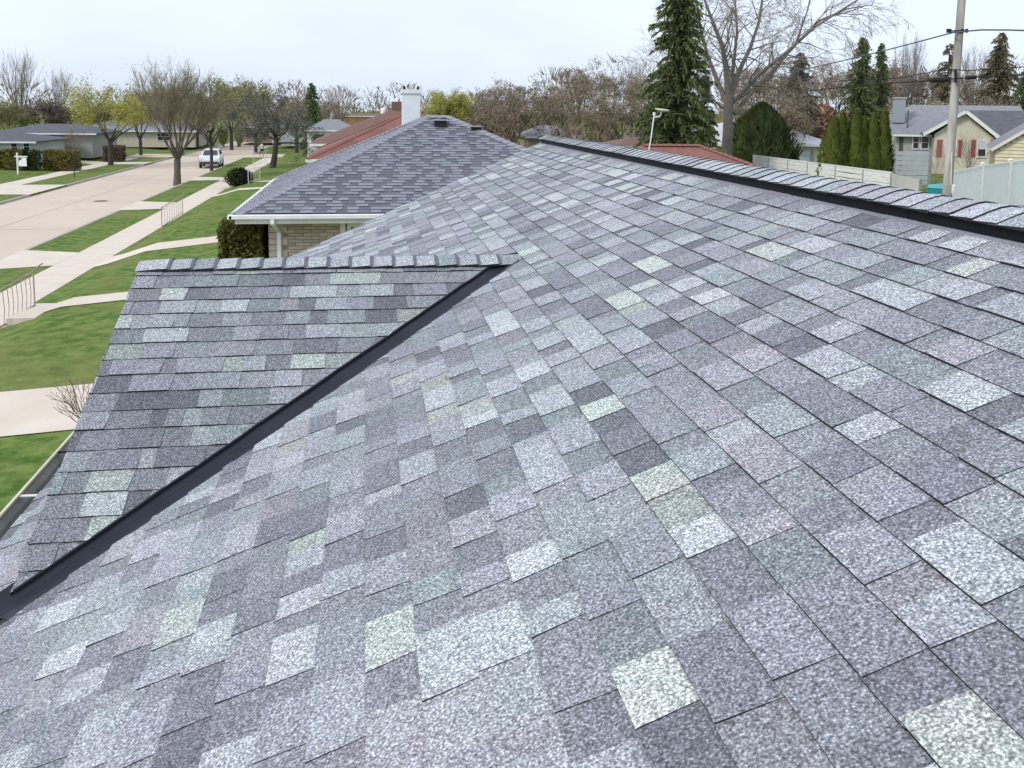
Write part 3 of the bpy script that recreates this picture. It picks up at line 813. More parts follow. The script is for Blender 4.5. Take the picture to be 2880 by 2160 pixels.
# satellite dish on it
dish = thing('satellite_dish', 'small white satellite dish on a bent mast above the garage roof', 'dish', tuple(at(1402, 322, 31)))
b0 = Vector(dish.location)
def rel(px, py, D=31): return at(px, py, D)-b0
q = MB(); q.tube([rel(1399, 338), rel(1406, 300), rel(1411, 262), rel(1413, 250)], .022, 8); local(dish, q, 'mast', M_WHITE)
q = MB(); q.tube([rel(1391, 345), rel(1400, 325)], .02, 6); local(dish, q, 'strut', M_WHITE)
q = MB(); q.tube([rel(1412, 253), rel(1424, 252), rel(1428, 247), rel(1429, 241)], .026, 8); local(dish, q, 'arm', M_WHITE)
q = MB(); q.lathe([(.02, -.05), (.05, -.04), (.05, .05), (.03, .07)], rel(1413, 247), 10); local(dish, q, 'receiver', M_WHITE)
q = MB(); c_ = rel(1430, 238)
q.lathe([(.02, -.06), (.13, -.045), (.22, -.01), (.245, .02), (.25, .035), (.22, .03), (.1, .0), (.01, -.02)], (0, 0, 0), 24)
o = local(dish, q, 'reflector', M_CREAM, smooth=True); o.location = c_; o.rotation_euler = (.10, .10, 0)

# --- pale-roofed house behind the round bush
h = thing('pale_roof_house', 'cream house with pale grey roof behind the dome-shaped bush', 'house', (0, 0, 0))
D0 = 68
xa, xb = at(1500, 300, D0).x, at(1815, 300, D0).x; yy = at(1660, 300, D0).y
ez = at(1760, 312, D0).z; rz_ = at(1680, 257, D0+4).z
hip_roof(h, xa, xb, yy-.5, yy+9, ez, rz_, M_LTR, (xa+4.7, yy+4.2, xb-4.4, yy+4.2), thick=.16)
q = MB(); q.box((xa+.5, yy, 1.2), (xb-.5, yy+8.5, ez-.16)); local(h, q, 'wall', M_CRM)
q = MB(); q.box((xa-.02, yy-.55, ez-.17), (xb+.02, yy-.48, ez-.02)); local(h, q, 'fascia', M_WHITE)
g0, g1 = at(1716, 330, D0).x, at(1760, 330, D0).x
gd = MB(); gd.box((g0, yy-.05, 1.25), (g1, yy-.02, at(1738, 325, D0).z)); gdo = local(h, gd, 'garage_door', mat('garage_panel', (.40, .46, .50), .6))
for k in range(4):
    q = MB(); zt = at(1738, 325, D0).z-.42*k; q.box((g0+.03, yy-.08, zt-.40), (g1-.03, yy-.052, zt-.03)); local(gdo, q, 'door_panel', mat('garage_panel_face', (.50, .56, .60), .6))
q = MB(); q.box((g1+.05, yy-.07, 1.25), (g1+.25, yy-.01, at(1765, 324, D0).z)); local(h, q, 'corner_board', M_GREY)

# --- house with the red shutters
RS, RY = -.48, -.60
def facade(px, py, o, rz, back=0.0):
    """where the sight line of a pixel meets an upright wall through o turned by rz, in the wall's own axes"""
    n = Matrix.Rotation(rz, 3, 'Z') @ Vector((0, 1, 0)); d = ray(px, py); c = Vector((0, 0, ZC))
    return Matrix.Rotation(-rz, 3, 'Z') @ (c+d*(((o-c).dot(n)+back)/d.dot(n))-o)
hs = thing('red_shutter_house', 'cream house with front gable, white trim and dark red shutters at right', 'house', tuple(at(2078, 384, 66)), RS)
o_ = Vector(hs.location)
def lc(px, py, D=66): return facade(px, py, o_, RS, D-66)
ap, el, er = lc(2085, 240), lc(1993, 292), lc(2156, 299)
zc_ = .0; zb_ = -1.2
gw0, gw1 = lc(2018, 300).x, lc(2146, 300).x
q = MB(); q.v = [(gw0, 0, zb_), (gw1, 0, zb_), (gw1, 0, er.z+.05), (ap.x, 0, ap.z-.18), (gw0, 0, el.z+.1)]; q.f = [(0, 1, 2, 3, 4)]; q.m = [0]
q.box((gw0, .002, zb_), (gw1, 5, min(el.z, er.z)-.05)); local(hs, q, 'wall', M_CRM)
for e_, s_ in ((el, -1), (er, 1)):
    q = MB(); q.beam((e_.x, -.46, e_.z+.06), (ap.x, -.46, ap.z-.02), .05, .24); local(hs, q, 'rake_board', M_WHITE)
q = MB()
q.quad((el.x, -.5, el.z+.17), (ap.x, -.5, ap.z+.10), (ap.x, 5.5, ap.z+.10), (el.x, 5.5, el.z+.17))
q.quad((ap.x, -.5, ap.z+.10), (er.x, -.5, er.z+.17), (er.x, 5.5, er.z+.17), (ap.x, 5.5, ap.z+.10)); local(hs, q, 'gable_roof', M_GRF)
q = MB()
q.quad((el.x, -.44, el.z-.05), (ap.x, -.44, ap.z-.14), (ap.x, .01, ap.z-.14), (el.x, .01, el.z-.05)); q.quad((ap.x, -.44, ap.z-.14), (er.x, -.44, er.z-.05), (er.x, .01, er.z-.05), (ap.x, .01, ap.z-.14)); local(hs, q, 'soffit', M_GREY)
# main body behind, with its long roof
L0 = lc(1863, 284); hx0 = L0.x; hx1 = lc(2260, 284).x; ez_ = el.z+.02
rl, rr2 = lc(1975, 226, 70), lc(2120, 224, 70)
hip_roof(hs, hx0-.3, hx1, 1.5, 10.5, ez_, rl.z, M_GRF, (rl.x, 6.2, rr2.x+3.0, 6.2), thick=.16)
q = MB(); q.box((hx0+.2, 2.0, zb_), (hx1, 10, ez_-.16)); local(hs, q, 'rear_wall', mat('grey_stucco', (.42, .44, .43), .9, c2=(.36, .38, .37), scale=1))
q = MB(); q.box((hx0-.32, 1.42, ez_-.17), (gw0, 1.49, ez_-.02)); local(hs, q, 'gutter', M_WHITE)
q = MB(); q.box((er.x-.1, .9, er.z-.02), (er.x+1.9, 1.0, er.z+.12)); local(hs, q, 'gutter', M_WHITE)
# right wing roof
rw = lc(2101, 238, 69); re2 = lc(2260, 237, 69)
q = MB(); q.quad((ap.x+.6, 1.0, er.z+.1), (re2.x, 1.0, er.z+.1), (re2.x, 4.6, rw.z), (ap.x+.2, 4.6, rw.z)); local(hs, q, 'wing_roof', M_DKF)
q = MB(); q.box((er.x-.4, 1.3, zb_), (re2.x, 1.4, er.z-.1)); local(hs, q, 'wing_wall', M_BLACK)
for c0, c1, t0, t1, D in ((1931, 1955, 213, 248, 69),):
    p, s_ = lc(c0, t0, D), lc(c1, t1, D); q = MB(); q.box((p.x, p.y, s_.z-.6), (s_.x, p.y+.8, p.z)); chm = local(hs, q, 'chimney', mat('grey_block', (.28, .31, .34), .9))
    q = MB(); q.box((p.x-.08, p.y-.08, p.z), (s_.x+.08, p.y+.88, p.z+.12)); local(chm, q, 'crown', M_GREY)
p = lc(1964, 272, 67); q = MB(); q.tube([(p.x, p.y+1.5, p.z-.3), (p.x, p.y+1.5, p.z+1.15)], .05, 8); local(hs, q, 'vent_pipe', M_DKF)
def win_px(x0, x1, y0, y1, y, D=66, **kw_):
    a, b2 = lc(x0, y1, D), lc(x1, y0, D); return window(hs, a.x, b2.x, a.z, b2.z, y, **kw_)
w1 = win_px(2112, 2130, 305, 337, -.01, frame=.11, bars=0)
a, b2 = lc(2112, 337), lc(2130, 305); zm = (a.z+b2.z)/2
for o in list(w1.children): bpy.data.objects.remove(o)
q = MB(); q.box((a.x, -.03, a.z), (b2.x, .02, zm-.04)); local(w1, q, 'pane', M_GLASS)
q = MB(); q.box((a.x, -.05, zm-.04), (b2.x, -.005, zm+.04)); local(w1, q, 'sash_bar', M_WHITE)
q = MB(); q.box((a.x, -.03, zm+.04), (b2.x, .02, b2.z)); local(w1, q, 'blind', mat('blind', (.55, .60, .60), .6))
w2 = win_px(2043, 2064, 303, 334, -.01, frame=.11)
for x0, x1 in ((2022, 2036), (2068, 2078), (2096, 2108), (2138, 2147)):
    a, b2 = lc(x0, 339), lc(x1, 302); q = MB(); q.box((a.x, -.05, a.z), (b2.x, -.004, b2.z)); s_ = local(hs, q, 'shutter', M_SHUT)
    for k in range(9):
        z0 = a.z+(b2.z-a.z)*(k+.5)/9.5; q = MB(); q.box((a.x+.04, -.062, z0), (b2.x-.04, -.052, z0+.09)); local(s_, q, 'slat', M_SHUT)
win_px(1971, 1984, 295, 320, 1.98, D=68.3, frame=.08); win_px(1989, 2005, 295, 320, 1.98, D=68.3, frame=.08)
a, b2 = lc(1940, 330, 68.3), lc(1951, 291, 68.3); q = MB(); q.box((a.x, 1.95, zb_), (b2.x, 1.985, b2.z)); local(hs, q, 'door', mat('dark_door', (.10, .09, .10), .7))

# --- yellow lap-sided house at the right border
ys_ = thing('yellow_siding_house', 'pale yellow lap-sided gable house cut by the right border', 'house', tuple(at(2150, 392, 52)), RY)
o2 = Vector(ys_.location)
def l2(px, py, D=52): return facade(px, py, o2, RY)
c0, c1 = l2(2140, 325), l2(2218, 280)
sl = (c1.z-c0.z)/(c1.x-c0.x); wR = 7.5; apx = c0.x+.1+wR/2; apz = c0.z+sl*(wR/2)
q = MB(); q.v = [(c0.x+.25, 0, -.9), (c0.x+wR, 0, -.9), (c0.x+wR, 0, c0.z), (apx, 0, apz), (c0.x+.25, 0, c0.z+.1)]; q.f = [(0, 1, 2, 3, 4)]; q.m = [0]; q.box((c0.x+.25, .01, -.9), (c0.x+wR, 7, c0.z-.1))
yw_ = local(ys_, q, 'wall', mat('siding_back', (.40, .35, .24), .8))
k = 0; z = -.8
while z < apz-.2:
    hgt = .20
    xl2 = c0.x+.24 if z+hgt < c0.z+.1 else apx-(apz-z-hgt)/sl
    xr2 = c0.x+wR if z+hgt < c0.z else apx+(apz-z-hgt)/sl
    if xr2-xl2 > .3:
        q = MB(); n = 0
        q.v = [(xl2, -.012, z+hgt), (xr2, -.012, z+hgt), (xr2, -.060, z), (xl2, -.060, z), (xl2, -.001, z), (xr2, -.001, z)]
        q.f = [(3, 2, 1, 0), (3, 4, 5, 2)]; q.m = [0, 0]; local(yw_, q, 'siding_board', M_YEL)
    z += hgt
q = MB(); q.beam((c0.x, -.30, c0.z+.02), (apx, -.30, apz+.06), .05, .17); local(ys_, q, 'rake_board', mat('pinkish_trim', (.66, .58, .53), .6))
q = MB(); q.beam((apx, -.30, apz+.06), (c0.x+wR+.2, -.30, c0.z+.02), .05, .17); local(ys_, q, 'rake_board', M_WHITE)
q = MB(); q.quad((c0.x, -.32, c0.z+.11), (apx, -.32, apz+.15), (apx, 7.3, apz+.15), (c0.x, 7.3, c0.z+.11)); q.quad((apx, -.32, apz+.15), (c0.x+wR+.2, -.32, c0.z+.11), (c0.x+wR+.2, 7.3, c0.z+.11), (apx, 7.3, apz+.15)); local(ys_, q, 'roof', M_GRF)

# --- far dark roof beyond the end of our ridge, and others among the trees
h = simple_house('dark_roof_house', 'low house with dark grey roof and white fascia left of the tall spruce', 22.5, 30.5, 70, 77, ZC-2.35, ZC-1.35, M_BEIGE, M_DKF, (25, 73.5, 28.5, 73.5), over=.4, wins=[(26, 27, 1.6, 2.7, 69.98)])
h = simple_house('pale_roof_cottage', 'small pale roof glimpsed through bare brown trees left of centre', 15.0, 20.0, 84, 89, ZC-2.6, ZC-1.6, M_BEIGE, M_GRF, (16.5, 86.5, 18, 86.5), over=.3)
h = simple_house('brown_shed', 'brown shed-roofed building just beyond the far end of the main ridge', 15.5, 21.5, 55, 59, ZC-2.25, ZC-1.75, M_BEIGE, M_BRN, (17, 57, 20, 57), over=.3)
# ------------------------------------------------------------------ vegetation
def noise_dir(r, k): return Vector((r.uniform(-k, k), r.uniform(-k, k), r.uniform(-k, k)))
class Tree:
    def __init__(s, seed, leaf=0, leaf_size=.1, twig_r=.008):
        s.r = random.Random(seed); s.wood = MB(); s.twig = MB(); s.leaf = MB(); s.nleaf = leaf; s.ls = leaf_size; s.twig_r = twig_r
    def limb(s, pts, rad, sides, fine=False): (s.twig if fine else s.wood).tube(pts, rad, sides, cap=False)
    def leaves(s, p, n, spread):
        r = s.r
        for _ in range(n):
            c = p+Vector((r.gauss(0, spread), r.gauss(0, spread), r.gauss(0, spread)))
            a = noise_dir(r, 1).normalized()*s.ls*r.uniform(.5, 1.2); b = noise_dir(r, 1).normalized()*s.ls*r.uniform(.4, .9)
            s.leaf.tri(c-a, c+a*.6+b, c+a-b*.3)
    def grow(s, p, d, L, rad, level, maxl, up=.15, wob=.22, split=(3, 5), ang=.7, ratio=.62, minr=.006, droop=0.0):
        r = s.r; n = 4 if level < 2 else 3
        pts = [p]; rads = [rad]; q = Vector(p); dd = Vector(d)
        for i in range(n):
            dd = (dd+noise_dir(r, wob)+Vector((0, 0, up - droop*(level/maxl)))*.5).normalized()
            q = q+dd*(L/n); pts.append(q.copy()); rads.append(max(minr, rad*(1-.55*(i+1)/n)))
        s.limb(pts, rads, 7 if level == 0 else (5 if level == 1 else 3), level >= maxl-2)
        if level >= maxl:
            if s.nleaf: s.leaves(pts[-1], s.nleaf, L*.35); s.leaves(pts[len(pts)//2], s.nleaf//2, L*.3)
            return
        k = r.randint(*split)
        for i in range(k):
            t = r.uniform(.35, 1.0) if i < k-1 else 1.0
            j = min(n-1, int(t*n)); f = t*n-j; pp = pts[j].lerp(pts[j+1], min(1, f))
            az = r.uniform(0, 6.283)+i*2.4; a = ang*r.uniform(.55, 1.2)*(.55 if i == k-1 else 1)
            base = (pts[min(j+1, n)]-pts[j]).normalized(); o = base.orthogonal().normalized(); o = Matrix.Rotation(az, 3, base) @ o
            nd = (base*math.cos(a)+o*math.sin(a)).normalized()
            rr_ = max(minr, rads[min(j+1, n)]*(.8 if i == k-1 else r.uniform(.5, .75)))
            s.grow(pp, nd, L*ratio*r.uniform(.75, 1.2), rr_, level+1, maxl, up, wob, split, ang, ratio, minr, droop)
    def build(s, name, wood_m, twig_m, leaf_m):
        t = bpy.data.objects.new(name, None); col(t)
        s.wood.build('trunk', wood_m, t)
        c = None
        if s.twig.v: c = s.twig.build('crown', twig_m, t)
        if s.leaf.v: l_ = s.leaf.build('foliage', leaf_m, t); tag(l_, kind='stuff')
        return t
def height_of(t):
    return max(v.co.z for c in t.children for v in c.data.vertices)

M_BARK = mat('bark_grey', (0.125, 0.110, 0.095), .95, c2=(0.194, 0.175, 0.156), scale=6)
M_BARKD = mat('bark_dark', (.045, .041, .038), .95, c2=(.075, .068, .062), scale=6)
M_TWIG = mat('twig_grey', (0.209, 0.169, 0.142), .95, c2=(0.284, 0.236, 0.203), scale=2)
M_TWIGB = mat('twig_brown', (0.189, 0.138, 0.102), .95, c2=(0.260, 0.203, 0.157), scale=2)
M_TWIGO = mat('twig_olive', (0.230, 0.196, 0.101), .95, c2=(0.297, 0.257, 0.135), scale=2)
M_TWIGD = mat('twig_dark', (0.095, 0.089, 0.081), .95, c2=(0.149, 0.142, 0.128), scale=2)
M_LYEL = mat('leaf_yellow_green', (0.324, 0.317, 0.074), .8, c2=(0.432, 0.405, 0.115), scale=2)
M_LOLI = mat('leaf_olive', (0.196, 0.196, 0.074), .8, c2=(0.270, 0.257, 0.108), scale=2)
M_LBRN = mat('leaf_brown', (0.190, 0.147, 0.099), .85, c2=(0.265, 0.217, 0.152), scale=2)
M_LGRY = mat('leaf_grey', (0.115, 0.121, 0.095), .85, c2=(0.176, 0.176, 0.142), scale=2)
M_LPUR = mat('leaf_purple', (0.115, 0.084, 0.078), .85, c2=(0.162, 0.121, 0.111), scale=2)
M_NEED = mat('needles_green', (0.069, 0.106, 0.041), .85, c2=(0.155, 0.177, 0.065), scale=1.2, detail=5)
M_NEEDB = mat('needles_brownish', (0.130, 0.112, 0.065), .85, c2=(0.205, 0.173, 0.104), scale=1.2)
M_ARB = mat('arborvitae', (0.085, 0.106, 0.018), .85, c2=(0.163, 0.184, 0.036), scale=2.5)
M_ARBD = mat('arborvitae_dark', (.018, .024, .008), .9)
M_DOME = mat('dome_bush', (0.066, 0.109, 0.034), .85, c2=(0.154, 0.195, 0.061), scale=1.5, c3=(.085, .070, .028), scale3=.7)
M_HEDY = mat('hedge_yellow', (.22, .18, .03), .85, c2=(.11, .10, .035), scale=1.2)
M_HEDG = mat('hedge_dark', (.03, .045, .014), .85, c2=(.06, .075, .025), scale=2)
M_RUS = mat('russet_brush', (0.428, 0.270, 0.177), .9, c2=(0.566, 0.411, 0.296), scale=2)

PROTO = {}
def proto(key):
    if key in PROTO: return PROTO[key]
    if key == 'maple':
        T = Tree(101, leaf=3, leaf_size=.05)
        T.wood.tube([(0, 0, -.2), (0, 0, 0), (.03, 0, 1.1), (.05, .02, 2.1)], [.34, .27, .22, .23], 9)
        for i in range(9):
            a = i*.75+.3; sp_ = (.62, .40, .85)[i % 3]; d = Vector((math.cos(a)*sp_, math.sin(a)*sp_, 1.25)).normalized()
            T.grow(Vector((.05, .02, 1.8+.06*i)), d, 3.4, .10, 1, 5, up=.26, wob=.11, split=(4, 5), ang=.42, ratio=.62, minr=.009)
        t = T.build('t', mat('bark_maple', (.085, .072, .06), .95, c2=(.14, .12, .10), scale=6), mat('twig_maple', (.17, .14, .105), .95, c2=(.24, .205, .16), scale=2), M_LOLI)
    elif key == 'yellow':
        T = Tree(102, leaf=22, leaf_size=.11)
        T.wood.tube([(0, 0, -.2), (0, 0, 0), (.02, 0, 1.2), (0, .02, 2.3)], [.3, .24, .2, .19], 8)
        for i in range(6):
            a = i*1.05; d = Vector((math.cos(a)*.9, math.sin(a)*.9, .95)).normalized()
            T.grow(Vector((0, .02, 2.0+.06*i)), d, 2.7, .09, 1, 4, up=.10, wob=.2, split=(3, 5), ang=.6, ratio=.62, droop=.1)
        t = T.build('t', M_BARKD, M_TWIGO, M_LYEL)
    elif key == 'olive':
        T = Tree(103, leaf=18, leaf_size=.13)
        T.wood.tube([(0, 0, -.2), (0, 0, 0), (0, 0, 1.8)], [.26, .2, .17], 7)
        for i in range(6):
            a = i*1.05+.4; d = Vector((math.cos(a)*.75, math.sin(a)*.75, 1.1)).normalized()
            T.grow(Vector((0, 0, 1.6+.08*i)), d, 2.7, .08, 1, 4, up=.12, wob=.2, split=(3, 5), ang=.6, ratio=.62)
        t = T.build('t', M_BARKD, M_TWIGO, M_LOLI)
    elif key == 'upright':
        T = Tree(104, leaf=0)
        T.wood.tube([(0, 0, -.2), (0, 0, 0), (0, 0, 2.2)], [.3, .24, .2], 7)
        for i in range(7):
            a = i*.9; d = Vector((math.cos(a)*.32, math.sin(a)*.32, 1.3)).normalized()
            T.grow(Vector((0, 0, 1.9+.1*i)), d, 4.0, .10, 1, 4, up=.28, wob=.10, split=(4, 6), ang=.38, ratio=.58)
        t = T.build('t', M_BARK, M_TWIG, M_LOLI)
    elif key == 'brown':
        T = Tree(105, leaf=16, leaf_size=.13)
        T.wood.tube([(0, 0, -.2), (0, 0, 0), (.05, 0, 1.9)], [.34, .27, .22], 7)
        for i in range(7):
            a = i*.9; d = Vector((math.cos(a)*.95, math.sin(a)*.95, .9)).normalized()
            T.grow(Vector((.05, 0, 1.7+.08*i)), d, 2.9, .10, 1, 4, up=.10, wob=.26, split=(3, 5), ang=.7, ratio=.62)
        t = T.build('t', M_BARKD, M_TWIGB, M_LBRN)
    elif key == 'brown2':
        T = Tree(115, leaf=6, leaf_size=.10)
        T.wood.tube([(0, 0, -.2), (0, 0, 0), (.05, 0, 2.6)], [.32, .25, .2], 7)
        for i in range(7):
            a = i*.95+.2; d = Vector((math.cos(a)*.7, math.sin(a)*.7, 1.05)).normalized()
            T.grow(Vector((.05, 0, 2.3+.1*i)), d, 2.9, .10, 1, 5, up=.12, wob=.24, split=(3, 4), ang=.62, ratio=.63)
        t = T.build('t', M_BARKD, M_TWIGB, M_LBRN)
    elif key == 'grey':
        T = Tree(106, leaf=14, leaf_size=.12)
        T.wood.tube([(0, 0, -.2), (0, 0, 0), (.25, 0, 1.4), (.38, 0, 2.6), (.35, .1, 3.6)], [.42, .34, .27, .22, .18], 8)
        for i in range(8):
            a = i*.8; d = Vector((math.cos(a)*1.05, math.sin(a)*1.05, .75)).normalized()
            T.grow(Vector((.36, .05, 2.3+.2*i*.6)), d, 2.7, .11, 1, 4, up=.06, wob=.32, split=(3, 5), ang=.75, ratio=.62)
        t = T.build('t', M_BARKD, M_TWIGD, M_LGRY)
    elif key == 'purple':
        T = Tree(107, leaf=16, leaf_size=.12)
        T.wood.tube([(0, 0, -.2), (0, 0, 0), (0, 0, 1.6)], [.28, .22, .18], 7)
        for i in range(6):
            a = i*1.05; d = Vector((math.cos(a)*.7, math.sin(a)*.7, 1.0)).normalized()
            T.grow(Vector((0, 0, 1.4+.1*i)), d, 2.4, .09, 1, 4, up=.1, wob=.2, split=(3, 5), ang=.6, ratio=.6)
        t = T.build('t', M_BARKD, M_TWIGD, M_LPUR)
    elif key == 'willow':
        T = Tree(108, leaf=20, leaf_size=.11)
        T.wood.tube([(0, 0, -.2), (0, 0, 0), (0, 0, 1.6)], [.28, .22, .18], 7)
        for i in range(7):
            a = i*.9; d = Vector((math.cos(a)*.6, math.sin(a)*.6, 1.2)).normalized()
            T.grow(Vector((0, 0, 1.4+.1*i)), d, 3.0, .09, 1, 4, up=.2, wob=.14, split=(4, 6), ang=.45, ratio=.6)
        t = T.build('t', M_BARKD, M_TWIGO, M_LYEL)
    elif key == 'thin':
        T = Tree(109, leaf=3, leaf_size=.08)
        T.wood.tube([(0, 0, -.2), (0, 0, 0), (.03, 0, 1.5), (0, .03, 2.6)], [.17, .13, .11, .10], 7)
        for i in range(6):
            a = i*1.05; d = Vector((math.cos(a)*.8, math.sin(a)*.8, 1.0)).normalized()
            T.grow(Vector((0, .02, 2.1+.1*i)), d, 2.4, .06, 1, 4, up=.1, wob=.2, split=(3, 5), ang=.6, ratio=.62)
        t = T.build('t', M_BARKD, M_TWIGB, M_LBRN)
    PROTO[key] = (t, height_of(t)); return PROTO[key]
used = set()
def tree(key, px, D, top, label, name='bare_tree', wide=1.0, rz=0, group=None, base_py=None):
    """stands where pixel column px meets the ground at that depth; its top reaches the given row"""
    p = at(px, 300, D); g = gz(p.x); H = at(px, top, D).z-g
    t, h0 = proto(key)
    if key in used: o = copy_tree(t)
    else: used.add(key); o = t
    for k_ in list(o.keys()):
        if k_ in ('label', 'category', 'group'): del o[k_]
    o.name = name; o.location = (p.x, p.y, g); s_ = H/h0
    o.scale = (s_*wide, s_*wide, s_); o.rotation_euler = (0, 0, rz)
    return tag(o, label, 'tree', group)

def conifer(px, D, top, halfw, label, needle=M_NEED, seed=1, dens=1.0, lean=.0, name='spruce_tree', power=.62, gap=.0):
    p = at(px, 300, D); g = gz(p.x); H = at(px, top, D).z-g; R = halfw*D/1971
    t = thing(name, label, 'tree', (p.x, p.y, g)); r = random.Random(seed)
    q = MB(); q.tube([(0, 0, -.2), (0, 0, H*.5), (0, 0, H*.98)], [.022*H, .013*H, .002*H], 7); local(t, q, 'trunk', M_BARKD)
    q = MB(); w = MB(); nb_ = int(330*dens)
    for i in range(nb_):
        u0 = (i+r.random())/nb_; z = H*(.05+.94*u0); f = 1-u0
        L = (R*(f**power)+.04*R)*r.choice((.62, .8, .95, 1.0, 1.12, 1.25))*r.uniform(.85, 1.1)
        a = r.uniform(0, 6.283); drop = L*r.uniform(.05, .5); lift = L*r.uniform(.05, .30)
        out = Vector((math.cos(a), math.sin(a), 0)); sd = Vector((-math.sin(a), math.cos(a), 0))
        P_ = lambda u: out*(L*u)+Vector((0, 0, z+lift*math.sin(u*2.4)-drop*u*u))
        w.tube([P_(0), P_(.5), P_(.95)], [.03, .02, .008], 3, cap=False)
        n = max(4, int(L/.13))
        for s_ in range(n):
            u = .12+.9*(s_+r.random())/n; c = P_(u); half = (.34*L*(1.05-u)+.10)*r.uniform(.5, 1.1)
            for sg in (-1, 1):
                for k in range(2):
                    e = c+sd*(sg*half*r.uniform(.5, 1))+out*r.uniform(.05, .3)+Vector((0, 0, r.uniform(-.30, .02)))
                    ww = out*r.uniform(.05, .11)+Vector((0, 0, r.uniform(-.05, .05)))
                    q.tri(c-ww, c+ww, e)
            q.tri(c-sd*.06, c+sd*.06, c+out*.1+Vector((0, 0, -r.uniform(.15, .5))))
            if u > .8: q.tri(c-sd*.05, c+sd*.05, c+out*r.uniform(.15, .4)+Vector((0, 0, r.uniform(-.1, .25))))
    local(t, w, 'branches', M_BARKD); local(t, q, 'crown', needle); return t
def leafy_volume(t, f_radius, H, r, n, size, mat_, core=M_ARBD, upright=True, name='foliage', z0=0.0, core_k=.80):
    q = MB()
    prof = [(max(.01, f_radius(i/12)*core_k), z0+H*(i/12)*.97) for i in range(13)]
    c = MB(); c.lathe(prof, (0, 0, 0), 14); local(t, c, 'stem_core', core)
    for _ in range(n):
        u = r.random()**.9; a = r.uniform(0, 6.283); lump = 1+.10*math.sin(5*a+9*u)+.07*math.sin(11*a-14*u)
        rad = f_radius(u)*lump*r.uniform(.72, 1.10); p = Vector((math.cos(a)*rad, math.sin(a)*rad, z0+H*u))
        out = Vector((math.cos(a), math.sin(a), .3)); sd = Vector((-math.sin(a), math.cos(a), 0)); up = Vector((0, 0, 1)) if upright else noise_dir(r, 1).normalized()
        s_ = size*r.uniform(.6, 1.3); up = (up+out*r.uniform(-.1, .5)+sd*r.uniform(-.35, .35)).normalized()
        q.tri(p-sd*s_*.4, p+sd*s_*.4, p+up*s_*1.3+out*s_*.25)
        q.tri(p-sd*s_*.15-up*s_*.3, p+up*s_*.7+sd*s_*.5, p+up*s_*.9+out*s_*.4)
    return local(t, q, name, mat_)

# -- street trees, left
tree('maple', 380, 66.5, 104, 'large bare budding tree on the grass strip beside the road', wide=1.25, rz=.4)
tree('yellow', 237, 86, 155, 'yellow-green leafing tree with forked trunk on the far side of the road', 'leafing_tree', wide=1.15)
tree('upright', 45, 112, 92, 'tall bare upright tree at the far left of the picture', wide=1.0)
tree('upright', 132, 120, 136, 'shorter bare upright tree second from the left border', wide=1.1, rz=1.7)
tree('olive', 18, 104, 200, 'olive-green leafing tree at the left border behind the ranch house', 'leafing_tree', wide=1.25)
tree('purple', 98, 108, 198, 'dense purple-brown tree behind the grey garage house', 'dense_tree', wide=1.25)
tree('olive', 303, 103, 170, 'olive budding tree between the yellow-green tree and the large bare one', 'leafing_tree', wide=1.1, rz=2.0)
tree('thin', 455, 80, 186, 'thin-trunked brown street tree beside the parked white car', wide=1.25)
tree('brown2', 425, 118, 178, 'brown-twigged tree beyond the bend of the road, behind the large bare tree', wide=1.2, rz=1)
tree('olive', 500, 120, 146, 'tall olive-brown tree right of the road end', 'leafing_tree', wide=1.1, rz=.7)
tree('olive', 552, 112, 160, 'olive-brown tree between the road end and the dark leaning tree', 'leafing_tree', wide=1.1, rz=3.7)
tree('grey', 588, 79, 172, 'dark grey-green tree with leaning trunk on the lawn beyond the bush', 'dark_tree', wide=1.0, rz=.1)
conifer(675, 96, 178, 27, 'narrow dark evergreen right of the leaning tree', seed=3, dens=.7, name='evergreen_tree')
tree('upright', 735, 126, 172, 'grey bare tree behind the narrow dark evergreen', wide=1.5, rz=2.6)
tree('brown2', 708, 112, 200, 'brown bare tree beside the white cottage', wide=1.0, rz=4)
tree('willow', 968, 90, 180, 'bright yellow-green willow right of the white chimney', 'willow_tree', wide=1.1)
tree('brown2', 338, 122, 196, 'brown tree behind the large bare tree, left of its trunk', 'brown_tree', wide=1.5, rz=3)
tree('olive', 455, 128, 186, 'olive tree straight beyond the end of the road', 'leafing_tree', wide=1.5, rz=5)
tree('olive', 190, 122, 205, 'olive tree behind the yellow-green leafing tree', 'leafing_tree', wide=1.6, rz=1.2)
tree('brown2', 640, 104, 186, 'grey-brown tree behind the dark leaning tree', 'brown_tree', wide=1.3, rz=.4)
tree('thin', 157, 71.5, 255, 'young sapling beside the driveway apron across the road', 'sapling', wide=.55, rz=1)
# -- brown trees in the middle
mid = [(1010, 104, 196, 'brown', 'low brown-leaved tree just right of the willow'), (1062, 96, 166, 'brown2', 'brown bare tree second right of the willow'),
       (1105, 82, 186, 'brown', 'broad brown-leaved tree above the right hip of the grey roof'), (1160, 100, 158, 'brown', 'brown-leaved tree left of the tallest round crown'),
       (1215, 80, 190, 'brown2', 'brown bare tree above the far end of the main ridge'), (1250, 114, 118, 'brown2', 'tallest round brown crown in the middle of the tree line'),
       (1318, 102, 138, 'brown2', 'brown bare tree midway between the tallest crown and the spruce'), (1345, 84, 178, 'brown', 'brown-leaved tree close to the left side of the spruce'),
       (1375, 108, 112, 'upright', 'bare grey tree peeking out left of the spruce')]
for i, (px, D, top, key, lab) in enumerate(mid): tree(key, px, D, top, lab, 'brown_tree', wide=1.15, rz=i*1.3)
